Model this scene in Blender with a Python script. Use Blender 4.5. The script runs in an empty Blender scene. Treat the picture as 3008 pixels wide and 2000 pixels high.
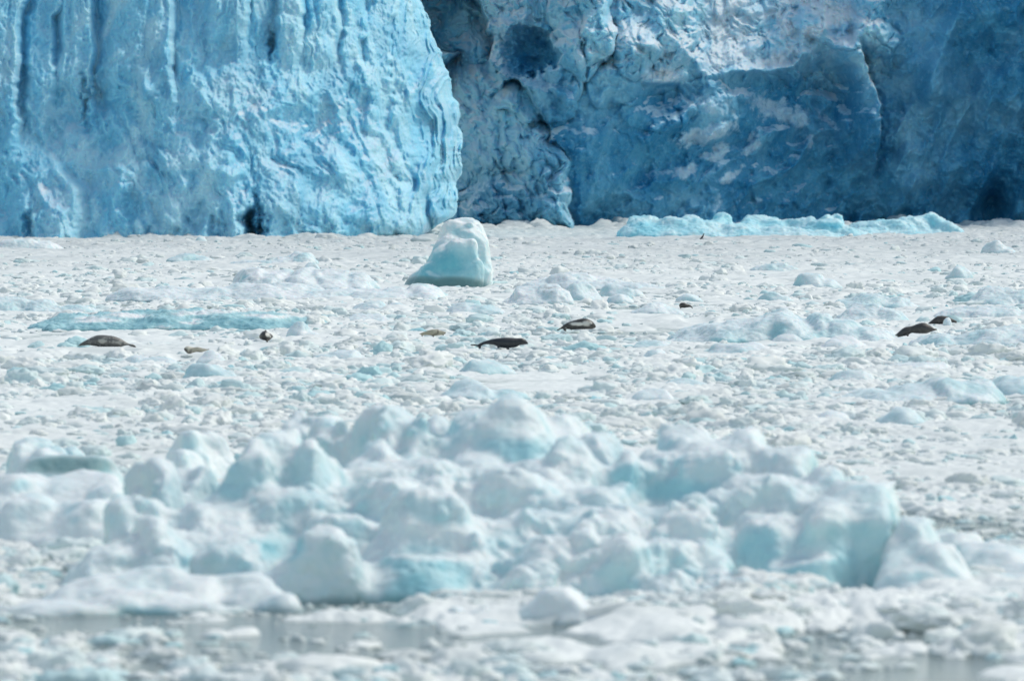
import bpy, math, random
import numpy as np
from mathutils import Vector

# ------------------------------------------------------------------ camera, sky, sun
SC = bpy.context.scene
COL = SC.collection
F, H, Y0, CX = 25000.0, 5.25, 480.0, 1504.0      # focal length in photo px, camera height (m), horizon row, centre column

cam_d = bpy.data.cameras.new("camera")
cam = bpy.data.objects.new("camera", cam_d)
COL.objects.link(cam)
cam.location = (0, 0, H)
cam.rotation_euler = (math.radians(90), 0, 0)
cam_d.sensor_width = 36.0
cam_d.lens = F / 3008.0 * 36.0
cam_d.shift_y = -(1000.0 - Y0) / 3008.0
cam_d.clip_start = 1.0
cam_d.clip_end = 20000.0
cam_d.dof.use_dof = True
cam_d.dof.focus_distance = 330.0
cam_d.dof.aperture_fstop = 3.2
SC.camera = cam

SUN_DIR = Vector((0.52, 0.34, 0.78)).normalized()
world = bpy.data.worlds.new("World")
SC.world = world
world.use_nodes = True
wn = world.node_tree
sky = wn.nodes.new("ShaderNodeTexSky")
sky.sky_type = 'NISHITA'
sky.sun_disc = False
sky.sun_elevation = math.asin(SUN_DIR.z)
sky.sun_rotation = math.atan2(SUN_DIR.x, SUN_DIR.y)
sky.air_density = 1.0
sky.dust_density = 0.8
sky.ozone_density = 0.25
bg = wn.nodes["Background"]
bg.inputs["Strength"].default_value = 0.15
sky_tint = wn.nodes.new("ShaderNodeMix")          # warm tint put into the sky colour to balance the ice whites
sky_tint.data_type = 'RGBA'
sky_tint.blend_type = 'MULTIPLY'
sky_tint.inputs[0].default_value = 1.0
sky_tint.inputs[7].default_value = (1.15, 1.03, 0.845, 1)
wn.links.new(sky.outputs[0], sky_tint.inputs[6])
wn.links.new(sky_tint.outputs[2], bg.inputs["Color"])

sun_d = bpy.data.lights.new("sun", 'SUN')
sun_d.energy = 1.45
sun_d.angle = math.radians(10.0)   # veiled sun
sun_d.color = (1.0, 0.965, 0.87)
sun = bpy.data.objects.new("sun", sun_d)
COL.objects.link(sun)
sun.rotation_euler = SUN_DIR.to_track_quat('Z', 'Y').to_euler()
sun.location = SUN_DIR * 200

SC.view_settings.view_transform = 'Standard'
SC.view_settings.look = 'None'
SC.view_settings.exposure = 0.36
SC.view_settings.gamma = 1.0
SC.render.engine = 'CYCLES'
SC.cycles.use_denoising = True
SC.cycles.max_bounces = 8
SC.cycles.diffuse_bounces = 4
SC.cycles.caustics_reflective = False
SC.cycles.caustics_refractive = False

RNG = np.random.default_rng(7)


# ------------------------------------------------------------------ numpy helpers
def at(px, py, d):
    """photo pixel at distance d -> world point"""
    return np.array([(px - CX) / F * d, d, H - (py - Y0) / F * d])


def dist_of(py, z=0.0):
    return F * (H - z) / (py - Y0)


def sstep(a, b, x):
    t = np.clip((x - a) / (b - a), 0, 1)
    return t * t * (3 - 2 * t)


def _hash(ix, iy, iz, seed):
    h = (ix * np.int64(374761393) + iy * np.int64(668265263) + iz * np.int64(2147483647 // 7) + np.int64(seed * 974711)) & 0x7fffffff
    h = ((h ^ (h >> 13)) * np.int64(1274126177)) & 0x7fffffff
    h = ((h ^ (h >> 15)) * np.int64(461845907)) & 0x7fffffff
    return ((h ^ (h >> 16)) & 0xffff) / 32767.5 - 1.0


def noise(x, y, z, seed=0):
    xi, yi, zi = np.floor(x), np.floor(y), np.floor(z)
    fx, fy, fz = x - xi, y - yi, z - zi
    xi, yi, zi = xi.astype(np.int64), yi.astype(np.int64), zi.astype(np.int64)
    ux, uy, uz = [t * t * t * (t * (t * 6 - 15) + 10) for t in (fx, fy, fz)]
    r = 0
    for dx in (0, 1):
        wx = ux if dx else 1 - ux
        for dy in (0, 1):
            wy = uy if dy else 1 - uy
            for dz in (0, 1):
                wz = uz if dz else 1 - uz
                r = r + wx * wy * wz * _hash(xi + dx, yi + dy, zi + dz, seed)
    return r


def noise2(x, y, seed=0):
    xi, yi = np.floor(x), np.floor(y)
    fx, fy = x - xi, y - yi
    xi, yi = xi.astype(np.int64), yi.astype(np.int64)
    ux, uy = [t * t * t * (t * (t * 6 - 15) + 10) for t in (fx, fy)]
    z = np.zeros_like(xi)
    a = _hash(xi, yi, z, seed); b = _hash(xi + 1, yi, z, seed)
    c = _hash(xi, yi + 1, z, seed); d = _hash(xi + 1, yi + 1, z, seed)
    return (a * (1 - ux) + b * ux) * (1 - uy) + (c * (1 - ux) + d * ux) * uy


def fbm2(x, y, oct=4, seed=0, gain=0.5, lac=2.03):
    r, a = 0, 1.0
    for i in range(oct):
        r = r + a * noise2(x + 13.7 * i, y - 7.3 * i, seed + i)
        x, y, a = x * lac, y * lac, a * gain
    return r


def billow2(x, y, oct=4, seed=0, gain=0.5, lac=2.03):
    r, a = 0, 1.0
    for i in range(oct):
        r = r + a * (1 - 2 * np.abs(noise2(x + 13.7 * i, y - 7.3 * i, seed + i))) * -1
        x, y, a = x * lac, y * lac, a * gain
    return r


def cells2(x, y, seed=0):
    """rounded lumps packed side by side, 0..1"""
    xi, yi = np.floor(x).astype(np.int64), np.floor(y).astype(np.int64)
    z = np.zeros_like(xi)
    h = np.zeros(np.shape(x))
    for dx in (-1, 0, 1):
        for dy in (-1, 0, 1):
            cx, cy = xi + dx, yi + dy
            jx = cx + 0.5 + 0.45 * _hash(cx, cy, z, seed)
            jy = cy + 0.5 + 0.45 * _hash(cx, cy, z + 1, seed)
            r = 0.78 + 0.26 * _hash(cx, cy, z + 2, seed)
            a = 0.72 + 0.28 * _hash(cx, cy, z + 3, seed)
            q = ((x - jx) ** 2 + (y - jy) ** 2) / r ** 2
            h = np.maximum(h, a * np.sqrt(np.clip(1 - q, 0, 1)))
    return h


def blocks2(x, y, seed=0, sharp=2.4):
    """broken blocks: tilted flat tops with steep sides, packed side by side, about -0.5..1"""
    xi, yi = np.floor(x).astype(np.int64), np.floor(y).astype(np.int64)
    z = np.zeros_like(xi)
    h = np.full(np.shape(x), -0.6)
    for dx in (-1, 0, 1):
        for dy in (-1, 0, 1):
            cx, cy = xi + dx, yi + dy
            jx = cx + 0.5 + 0.45 * _hash(cx, cy, z, seed)
            jy = cy + 0.5 + 0.45 * _hash(cx, cy, z + 1, seed)
            th = 1.2 * _hash(cx, cy, z + 2, seed)
            c, s = np.cos(th), np.sin(th)
            u, v = (x - jx) * c + (y - jy) * s, -(x - jx) * s + (y - jy) * c
            a = 0.45 + 0.45 * _hash(cx, cy, z + 3, seed)
            top = a + 0.55 * _hash(cx, cy, z + 4, seed) * u + 0.55 * _hash(cx, cy, z + 5, seed) * v
            side = a + 1.25 - sharp * np.maximum(np.abs(u), np.abs(v) * (0.8 + 0.3 * _hash(cx, cy, z + 6, seed)))
            h = np.maximum(h, np.minimum(top, side))
    return h


def fbm3(p, s, oct=4, seed=0, gain=0.5):
    r, a = 0, 1.0
    q = p * s
    for i in range(oct):
        r = r + a * noise(q[:, 0] + 3.1 * i, q[:, 1] + 5.7 * i, q[:, 2] - 2.3 * i, seed + i)
        q, a = q * 2.03, a * gain
    return r


def mesh_from(name, verts, faces_flat, per_face, attrs=None, smooth=True, mat=None):
    me = bpy.data.meshes.new(name)
    nv, nf = len(verts), len(faces_flat) // per_face
    me.vertices.add(nv)
    me.vertices.foreach_set("co", np.ascontiguousarray(verts, dtype=np.float32).ravel())
    me.loops.add(nf * per_face)
    me.loops.foreach_set("vertex_index", np.ascontiguousarray(faces_flat, dtype=np.int32))
    me.polygons.add(nf)
    me.polygons.foreach_set("loop_start", np.arange(nf, dtype=np.int32) * per_face)
    me.update(calc_edges=True)
    if smooth:
        me.polygons.foreach_set("use_smooth", np.ones(nf, dtype=bool))
    for k, v in (attrs or {}).items():
        a = me.attributes.new(k, 'FLOAT', 'POINT')
        a.data.foreach_set("value", np.ascontiguousarray(v, dtype=np.float32))
    if mat:
        me.materials.append(mat)
    return me


def link(name, me, loc=(0, 0, 0), parent=None):
    o = bpy.data.objects.new(name, me)
    COL.objects.link(o)
    o.location = loc
    if parent:
        o.parent = parent
    return o


def tag(o, label=None, cat=None, group=None, kind=None):
    for k, v in (("label", label), ("category", cat), ("group", group), ("kind", kind)):
        if v:
            o[k] = v
    return o


def grid_faces(nu, nv):
    i = np.arange(nu * nv).reshape(nv, nu)
    return np.stack([i[:-1, :-1], i[:-1, 1:], i[1:, 1:], i[1:, :-1]], -1).reshape(-1, 4)


def ico(level):
    t = (1 + 5 ** 0.5) / 2
    v = [(-1, t, 0), (1, t, 0), (-1, -t, 0), (1, -t, 0), (0, -1, t), (0, 1, t), (0, -1, -t), (0, 1, -t), (t, 0, -1), (t, 0, 1), (-t, 0, -1), (-t, 0, 1)]
    v = [np.array(a) / np.linalg.norm(a) for a in v]
    f = [(0, 11, 5), (0, 5, 1), (0, 1, 7), (0, 7, 10), (0, 10, 11), (1, 5, 9), (5, 11, 4), (11, 10, 2), (10, 7, 6), (7, 1, 8),
         (3, 9, 4), (3, 4, 2), (3, 2, 6), (3, 6, 8), (3, 8, 9), (4, 9, 5), (2, 4, 11), (6, 2, 10), (8, 6, 7), (9, 8, 1)]
    for _ in range(level):
        mid, nf = {}, []

        def m(a, b):
            k = (min(a, b), max(a, b))
            if k not in mid:
                p = v[a] + v[b]
                v.append(p / np.linalg.norm(p)); mid[k] = len(v) - 1
            return mid[k]
        for a, b, c in f:
            ab, bc, ca = m(a, b), m(b, c), m(c, a)
            nf += [(a, ab, ca), (b, bc, ab), (c, ca, bc), (ab, bc, ca)]
        f = nf
    return np.array(v), np.array(f)


ICO = [ico(i) for i in range(5)]


def chunk_shape(dirs, seed, kind):
    """radius of a weathered lump of ice in each direction: a random convex block with worn edges"""
    r = np.random.default_rng(seed)
    n = {"blocky": 9, "rounded": 16, "pointed": 7, "flat": 10}[kind]
    pl = r.normal(size=(n, 3)); pl /= np.linalg.norm(pl, axis=1)[:, None]
    pd = r.uniform(0.62, 1.0, n)
    k = {"blocky": 18.0, "rounded": 8.0, "pointed": 20.0, "flat": 11.0}[kind]
    dots = np.maximum(dirs @ pl.T, 1e-3) / pd
    s = (dots ** k).sum(1) + 1.0
    rad = s ** (-1.0 / k)
    rad = rad * (1 + 0.22 * fbm3(dirs, 2.1, 3, seed) + 0.20 * (np.abs(fbm3(dirs, 3.6, 2, seed + 9)) - 0.25) + 0.06 * fbm3(dirs, 9.0, 1, seed + 5))
    return dirs * rad[:, None]


# ------------------------------------------------------------------ materials
def new_mat(name):
    m = bpy.data.materials.new(name)
    m.use_nodes = True
    nt = m.node_tree
    return m, nt, nt.nodes["Principled BSDF"]


def N(nt, typ, **kw):
    n = nt.nodes.new(typ)
    for k, v in kw.items():
        setattr(n, k, v)
    return n


def mixc(nt, fac, a, b):
    m = N(nt, "ShaderNodeMix", data_type='RGBA')
    for sock, val in ((m.inputs[0], fac), (m.inputs[6], a), (m.inputs[7], b)):
        if isinstance(val, (int, float)):
            sock.default_value = val
        elif isinstance(val, tuple):
            sock.default_value = (*val, 1)
        else:
            nt.links.new(val, sock)
    return m.outputs[2]


def noise_node(nt, scale, detail=4, rough=0.55, vec=None, dist=0.0):
    n = N(nt, "ShaderNodeTexNoise")
    n.inputs["Scale"].default_value = scale
    n.inputs["Detail"].default_value = detail
    n.inputs["Roughness"].default_value = rough
    n.inputs["Distortion"].default_value = dist
    if vec is not None:
        nt.links.new(vec, n.inputs["Vector"])
    return n.outputs["Fac"]


def ramp(nt, fac, lo, hi, a=0.0, b=1.0):
    m = N(nt, "ShaderNodeMapRange", interpolation_type='SMOOTHSTEP')
    nt.links.new(fac, m.inputs[0])
    for i, v in ((1, lo), (2, hi), (3, a), (4, b)):
        m.inputs[i].default_value = v
    return m.outputs[0]


def math_node(nt, op, a, b=None):
    m = N(nt, "ShaderNodeMath", operation=op)
    for i, v in enumerate((a, b)):
        if v is None:
            continue
        if isinstance(v, (int, float)):
            m.inputs[i].default_value = v
        else:
            nt.links.new(v, m.inputs[i])
    return m.outputs[0]


def ice_material(name, white, grey, blue, deep, scale, sss=0.0, sss_scale=0.1, rough=0.55, bump=0.3, bump_scale=12.0, bump_dist=0.02, dirt=(0.38, 0.42, 0.43), wet=(0.12, 0.25, 0.26)):
    """ice: weathered white crust, greyish melt, blue clear ice, on bergs also side shade (attribute blue), sea-wet green ice (attribute wet), silt (attribute dirt)"""
    m, nt, bs = new_mat(name)
    geo = N(nt, "ShaderNodeNewGeometry")
    pos = geo.outputs["Position"]
    n1 = noise_node(nt, scale, 5, 0.6, pos)
    n2 = noise_node(nt, scale * 4.3, 4, 0.6, pos)
    c = mixc(nt, ramp(nt, n1, 0.42, 0.68), white, grey)
    ab = N(nt, "ShaderNodeAttribute", attribute_name="blue").outputs["Fac"]
    # ragged border between crust and blue ice
    jit = math_node(nt, 'MULTIPLY', math_node(nt, 'SUBTRACT', n2, 0.5), 0.45)
    gate = ramp(nt, ab, 0.0, 0.2)
    f1 = math_node(nt, 'ADD', ab, math_node(nt, 'MULTIPLY', jit, gate))
    c = mixc(nt, ramp(nt, f1, 0.02, 0.62), c, blue)
    c = mixc(nt, ramp(nt, f1, 0.55, 1.1), c, deep)
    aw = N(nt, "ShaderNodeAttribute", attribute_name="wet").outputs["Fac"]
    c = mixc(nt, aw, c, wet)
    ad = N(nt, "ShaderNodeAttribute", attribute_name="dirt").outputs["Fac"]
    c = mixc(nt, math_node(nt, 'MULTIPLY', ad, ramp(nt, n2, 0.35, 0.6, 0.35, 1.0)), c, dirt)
    nt.links.new(c, bs.inputs["Base Color"])
    bs.inputs["Roughness"].default_value = rough
    bs.inputs["IOR"].default_value = 1.31
    if sss:
        bs.inputs["Subsurface Weight"].default_value = sss
        bs.inputs["Subsurface Radius"].default_value = (0.42, 0.80, 1.0)
        bs.inputs["Subsurface Scale"].default_value = sss_scale
    b = N(nt, "ShaderNodeBump")
    b.inputs["Strength"].default_value = bump
    b.inputs["Distance"].default_value = bump_dist
    nt.links.new(noise_node(nt, bump_scale, 6, 0.65, pos), b.inputs["Height"])
    nt.links.new(b.outputs[0], bs.inputs["Normal"])
    return m


M_BRASH = ice_material("brash_ice", (0.82, 0.85, 0.83), (0.71, 0.75, 0.73), (0.46, 0.70, 0.73), (0.25, 0.57, 0.65), 0.35, rough=0.65, bump=0.15, bump_scale=9.0, bump_dist=0.04, wet=(0.36, 0.43, 0.42))
M_BERG = ice_material("iceberg_ice", (0.80, 0.84, 0.84), (0.70, 0.77, 0.78), (0.40, 0.665, 0.715), (0.15, 0.49, 0.58), 0.9, sss=0.35, sss_scale=0.09, rough=0.5, bump=0.35, bump_scale=7.0, bump_dist=0.04)
M_FLOE = ice_material("floe_ice", (0.82, 0.85, 0.86), (0.66, 0.74, 0.76), (0.40, 0.64, 0.68), (0.24, 0.48, 0.54), 0.5, sss=0.35, sss_scale=0.12, rough=0.5, bump=0.5, bump_scale=6.0, bump_dist=0.05)

M_FAR = ice_material("blue_floe_ice", (0.72, 0.84, 0.86), (0.55, 0.76, 0.80), (0.30, 0.67, 0.77), (0.06, 0.50, 0.70), 0.3, sss=0.35, sss_scale=0.15, rough=0.5, bump=0.5, bump_scale=3.0, bump_dist=0.08)


def glacier_material():
    m, nt, bs = new_mat("glacier_ice")
    geo = N(nt, "ShaderNodeNewGeometry")
    pos = geo.outputs["Position"]
    mp = N(nt, "ShaderNodeMapping")
    mp.inputs["Scale"].default_value = (1.0, 1.0, 0.45)
    nt.links.new(pos, mp.inputs[0])
    v = mp.outputs[0]
    n1 = noise_node(nt, 0.32, 6, 0.62, v, 0.6)
    n2 = noise_node(nt, 1.6, 5, 0.65, pos, 0.3)
    n3 = noise_node(nt, 5.5, 4, 0.7, pos)
    aw = N(nt, "ShaderNodeAttribute", attribute_name="white").outputs["Fac"]
    ad = N(nt, "ShaderNodeAttribute", attribute_name="deep").outputs["Fac"]
    c = mixc(nt, ramp(nt, n1, 0.38, 0.66), (0.23, 0.60, 0.80), (0.45, 0.75, 0.87))  # blues here and below are lightened to carry distance haze
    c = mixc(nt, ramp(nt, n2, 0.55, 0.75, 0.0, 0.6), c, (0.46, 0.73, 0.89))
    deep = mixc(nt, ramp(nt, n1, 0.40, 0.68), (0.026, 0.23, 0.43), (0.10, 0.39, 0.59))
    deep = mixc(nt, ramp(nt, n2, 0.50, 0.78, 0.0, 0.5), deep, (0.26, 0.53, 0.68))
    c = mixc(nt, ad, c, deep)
    c = mixc(nt, ramp(nt, n3, 0.56, 0.74, 0.0, 0.5), c, (0.42, 0.64, 0.74))
    jit = math_node(nt, 'MULTIPLY', math_node(nt, 'SUBTRACT', n2, 0.5), 1.3)
    wf = ramp(nt, math_node(nt, 'ADD', aw, math_node(nt, 'MULTIPLY', jit, ramp(nt, aw, 0.0, 0.25))), 0.25, 0.75)
    c = mixc(nt, wf, c, mixc(nt, ramp(nt, aw, 0.6, 0.95), (0.42, 0.65, 0.80), (0.62, 0.74, 0.82)))
    nt.links.new(c, bs.inputs["Base Color"])
    bs.inputs["Roughness"].default_value = 0.5
    bs.inputs["IOR"].default_value = 1.31
    bs.inputs["Subsurface Weight"].default_value = 0.5
    bs.inputs["Subsurface Radius"].default_value = (0.35, 0.8, 1.0)
    bs.inputs["Subsurface Scale"].default_value = 0.5
    b = N(nt, "ShaderNodeBump")
    b.inputs["Strength"].default_value = 0.6
    b.inputs["Distance"].default_value = 0.14
    nt.links.new(noise_node(nt, 2.6, 8, 0.68, pos, 0.2), b.inputs["Height"])
    nt.links.new(b.outputs[0], bs.inputs["Normal"])
    return m


M_GLACIER = glacier_material()


def water_material():
    m, nt, bs = new_mat("silty_water")
    pos = N(nt, "ShaderNodeNewGeometry").outputs["Position"]
    n1 = noise_node(nt, 0.25, 4, 0.6, pos)
    nt.links.new(mixc(nt, n1, (0.17, 0.215, 0.21), (0.30, 0.355, 0.345)), bs.inputs["Base Color"])
    bs.inputs["Roughness"].default_value = 0.08
    bs.inputs["IOR"].default_value = 1.33
    b = N(nt, "ShaderNodeBump")
    b.inputs["Strength"].default_value = 0.9
    b.inputs["Distance"].default_value = 0.06
    nt.links.new(noise_node(nt, 5.0, 5, 0.65, pos), b.inputs["Height"])
    nt.links.new(b.outputs[0], bs.inputs["Normal"])
    return m


M_WATER = water_material()


def fur_material(name, dark, pale, spot_scale, spot_amt):
    m, nt, bs = new_mat(name)
    tc = N(nt, "ShaderNodeTexCoord").outputs["Object"]
    n1 = noise_node(nt, spot_scale, 3, 0.6, tc)
    c = mixc(nt, ramp(nt, n1, 0.5, 0.68, 0.0, spot_amt), dark, pale)
    ap = N(nt, "ShaderNodeAttribute", attribute_name="pale").outputs["Fac"]
    c = mixc(nt, ap, c, pale)
    ak = N(nt, "ShaderNodeAttribute", attribute_name="dark").outputs["Fac"]
    c = mixc(nt, ak, c, (0.022, 0.021, 0.022))
    nt.links.new(c, bs.inputs["Base Color"])
    bs.inputs["Roughness"].default_value = 0.5
    return m


# ------------------------------------------------------------------ sea
me = mesh_from("sea_water", np.array([[-6000, -300, 0], [6000, -300, 0], [6000, 14000, 0], [-6000, 14000, 0]], float), np.array([0, 1, 2, 3]), 4, mat=M_WATER)
tag(link("water", me), kind="structure")


# ------------------------------------------------------------------ glacier front
def ell(px, py, x, y, rx, ry, rot=0.0):
    c, s = math.cos(math.radians(rot)), math.sin(math.radians(rot))
    u, v = (px - x) * c + (py - y) * s, -(px - x) * s + (py - y) * c
    return (u / rx) ** 2 + (v / ry) ** 2


def dome(px, py, x, y, rx, ry, rot=0.0):
    return np.sqrt(np.clip(1 - ell(px, py, x, y, rx, ry, rot), 0, 1))


def gauss(px, py, x, y, rx, ry, rot=0.0):
    return np.exp(-ell(px, py, x, y, rx, ry, rot))


def pillar(px, py, xl, xr, y_end, amp, slant=0.0, y_start=-400):
    xo = slant * py + 12 * noise2(py / 75.0, np.full_like(py, xr * 0.1), 3) + 5 * noise2(py / 17.0, np.full_like(py, xr * 0.3), 5)
    t = (px - xo - xl) / (xr - xl)
    wd = 12.0 / (xr - xl)
    prof = (0.72 * sstep(0, 0.32, t) + 0.28 * np.clip(t, 0, 1)) * (1 - np.clip((t - 1 + wd) / (1.5 * wd), 0, 1) ** 1.5)
    y_end = y_end + 45 * noise2(px / 45.0, py / 80.0, 9)
    return 1.3 * amp * prof * (1 - sstep(y_end - 110, y_end + 50, py)) * sstep(y_start, y_start + 50, py)


glacier = bpy.data.objects.new("glacier", None)
COL.objects.link(glacier)
glacier.location = (0, 600, 0)
tag(glacier, "towering blue tidewater glacier front behind the floating ice", "glacier")


def slope_of(Y, X, Z):
    """up-facing-ness of the relief: positive where the face leans back"""
    dYdz = np.gradient(Y, axis=0) / np.minimum(np.gradient(Z, axis=0), -1e-4)
    return dYdz


def smooth_rows(a, n):
    for _ in range(n):
        a = (np.roll(a, 1, 0) + 2 * a + np.roll(a, -1, 0)) / 4
        a = (np.roll(a, 1, 1) + 2 * a + np.roll(a, -1, 1)) / 4
    return a


def build_buttress():
    DR = 590.0
    cols = np.concatenate([np.linspace(-700, 0, 90, endpoint=False), np.linspace(0, 1345, 620)])
    rows = np.concatenate([np.linspace(-520, -20, 60, endpoint=False), np.linspace(-20, 790, 380)])
    C, PY = np.meshgrid(cols, rows)
    edge_y = [-520, -200, 0, 100, 200, 300, 350, 450, 560, 610, 640, 665, 700, 790]
    edge_x = [1060, 1150, 1228, 1268, 1308, 1338, 1347, 1346, 1343, 1338, 1318, 1280, 1240, 1230]
    xe = np.interp(PY, edge_y, edge_x) + 9 * fbm2(PY / 45.0, PY * 0 + 2.0, 4, 77)
    PX = np.where(C > 1000, 1000 + (C - 1000) / 345.0 * (xe - 1000), C)
    z = H - (PY - Y0) / F * DR
    # lean: stepped slopes below, near-vertical pillars above
    knee = 215 + 60 * fbm2(PX / 210.0, PX * 0, 3, 5) + 70 * sstep(500, 100, PX) - 60 * sstep(900, 1200, PX)
    zk = H - (knee - Y0) / F * DR
    lean = np.where(z < zk, 0.78 * z, 0.78 * zk + 0.66 * (z - zk))
    base = np.interp(PX, [-700, 0, 700, 1000, 1200, 1345], [575, 580, 579, 585, 592, 600])
    b = 0
    for a in ((-140, 70, 430, 2.4), (75, 172, 380, 1.3), (160, 281, 330, 1.9), (286, 518, 330, 2.6), (590, 726, 165, 1.8),
              (728, 792, 110, 0.9), (800, 886, 140, 2.3), (886, 992, 170, 1.5), (995, 1062, 260, 1.0), (1060, 1150, 330, 1.2), (1130, 1200, 380, 1.0)):
        b = b + pillar(PX, PY, *a)
    hx = PX + 16 * fbm2(PX / 34, PY / 40, 4, 401)
    hy = PY + 18 * fbm2(PX / 34, PY / 40, 4, 411)
    b = b + 1.5 * gauss(hx, hy, 560, 165, 50, 75) + 1.5 * gauss(hx, hy, 790, 195, 32, 55) + 1.0 * gauss(hx, hy, 818, 300, 45, 45)
    b = b + 1.0 * gauss(hx, hy, 1052, 230, 20, 55) + 0.9 * gauss(hx, hy, 620, 330, 60, 60) + 0.8 * gauss(hx, hy, 900, 270, 50, 100)
    # talus shoulder at lower left with a steep right edge
    t = (PX - (262 - 0.9 * np.clip(560 - PY, 0, 200)))
    b = b + 2.0 * (1 - sstep(-25, 14, t)) * sstep(-260, -20, t) * sstep(380, 520, PY)
    # diagonal ribs running down to the right
    wx, wy = PX + 22 * fbm2(PX / 90, PY / 90, 3, 21), PY + 22 * fbm2(PX / 90, PY / 90, 3, 31)
    al, ac = wx * 0.45 + wy * 0.89, wx * 0.89 - wy * 0.45
    win = sstep(150, 280, PY) * (0.8 + 0.2 * sstep(300, 520, PX)) * (1 - 0.75 * sstep(1150, 1240, PX))
    rid = billow2(ac / 78.0, al / 270.0, 3, 41)
    b = b - 0.35 * win * rid
    b = b + 0.85 * win * blocks2(ac / 66.0, al / 150.0, 45) + 0.42 * win * blocks2(ac / 30.0, al / 55.0, 46) + 0.17 * (0.35 + 0.65 * win) * blocks2(ac / 13.0, al / 21.0, 47)
    b = b + 0.35 * (1 - win) * blocks2(wx / 60.0, wy / 170.0, 48) + 0.16 * (1 - win) * blocks2(wx / 24.0, wy / 60.0, 49)
    # vertical flutes
    fl = billow2(wx / 34.0, wy / 330.0, 3, 51)
    b = b - (0.95 * sstep(1160, 1250, PX) + 0.16 * (1 - sstep(180, 300, PY)) + 0.05) * fl
    # lumps
    up_ = 0.35 + 0.65 * sstep(130, 300, PY)
    b = b + 0.8 * fbm2(wx / 130.0, wy / 170.0, 3, 61) * up_ + 0.28 * fbm2(PX / 42.0, PY / 60.0, 3, 66) * up_ + 0.12 * cells2(PX / 17.0, PY / 24.0, 71) + 0.09 * fbm2(PX / 9, PY / 10, 2, 72)
    # hollows and the cave at the waterline
    for x, y, rx, ry, a in ((262, 292, 13, 65, 2.0), (788, 140, 13, 34, 2.4), (757, 668, 20, 66, 4.2), (744, 712, 16, 50, 3.4), (463, 690, 20, 60, 1.1), (578, 660, 22, 60, 1.1),
                            (118, 665, 13, 60, 1.3), (645, 690, 18, 36, 1.2), (1000, 692, 40, 40, 1.6), (860, 690, 60, 40, 1.0), (1100, 690, 50, 30, 1.0), (370, 440, 60, 40, .7),
                            (1160, 560, 20, 80, 0.8), (630, 140, 60, 60, 0.6)):
        b = b - a * gauss(hx, hy, x, y, rx, ry) ** 0.8
    # rounds off towards its right edge
    te = np.clip((PX - (xe - 100)) / 100, 0, 1)
    b = b - 3.6 * (1 - np.sqrt(np.clip(1 - te ** 2, 0, 1)))
    # undercut where the tide melts it
    b = b - 1.6 * sstep(650, 720, PY) * sstep(900, 1250, PX)
    Y = base + lean - b
    X = (PX - CX) / F * DR
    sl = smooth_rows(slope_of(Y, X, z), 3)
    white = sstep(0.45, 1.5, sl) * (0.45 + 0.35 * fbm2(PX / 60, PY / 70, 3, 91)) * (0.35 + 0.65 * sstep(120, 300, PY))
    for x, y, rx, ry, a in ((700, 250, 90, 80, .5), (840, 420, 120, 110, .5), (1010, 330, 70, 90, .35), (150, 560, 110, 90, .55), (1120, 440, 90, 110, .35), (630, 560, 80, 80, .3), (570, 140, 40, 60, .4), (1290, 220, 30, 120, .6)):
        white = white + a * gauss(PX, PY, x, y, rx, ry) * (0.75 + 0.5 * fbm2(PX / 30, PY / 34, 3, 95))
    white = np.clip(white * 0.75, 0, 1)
    deep = np.clip(0.25 * sstep(0.2, 0.9, fbm2(PX / 70, PY / 120, 3, 99)) + 0.45 * gauss(hx, hy, 755, 668, 30, 80) + 0.5 * sstep(600, 720, PY) * sstep(0, .6, fbm2(PX / 60, PY / 60, 2, 98)), 0, 1)  # second term paints the shade of the waterline cave
    # return wall behind the right edge, top going back
    ret = 14
    k = np.arange(1, ret + 1)[None, :]
    jit = 0.5 * fbm2(k * 0.6 + 0 * z[:, :1], z[:, :1] * 0.5 + 0 * k, 3, 13)
    Xr = X[:, -1:] - 0.12 * k + jit * 0.4
    Yr = Y[:, -1:] + 2.2 * k ** 1.15
    Zr = z[:, -1:] + 0 * k
    X, Y, z = np.hstack([X, Xr]), np.hstack([Y, Yr]), np.hstack([z, Zr])
    white = np.hstack([white, white[:, -1:] * np.ones((1, ret))])
    deep = np.hstack([deep, deep[:, -1:] * np.ones((1, ret))])
    # plateau
    top = 8
    k = np.arange(top, 0, -1)[:, None]
    X = np.vstack([X[:1] + 0 * k, X]); Y = np.vstack([Y[:1] + 9.0 * k, Y]); z = np.vstack([z[:1] + 0.5 * k, z])
    white = np.vstack([np.ones((top, 1)) * 0.8 + 0 * white[:1], white]); deep = np.vstack([0 * k + 0 * deep[:1], deep])
    P = np.stack([X, Y - 600, z], -1).reshape(-1, 3)
    nv, nu = X.shape
    f = grid_faces(nu, nv)[:, ::-1]
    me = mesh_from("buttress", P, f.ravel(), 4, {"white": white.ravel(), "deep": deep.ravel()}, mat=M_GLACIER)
    tag(link("buttress", me, parent=glacier), label="sunlit pale blue buttress of fluted ice on the left")


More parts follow.
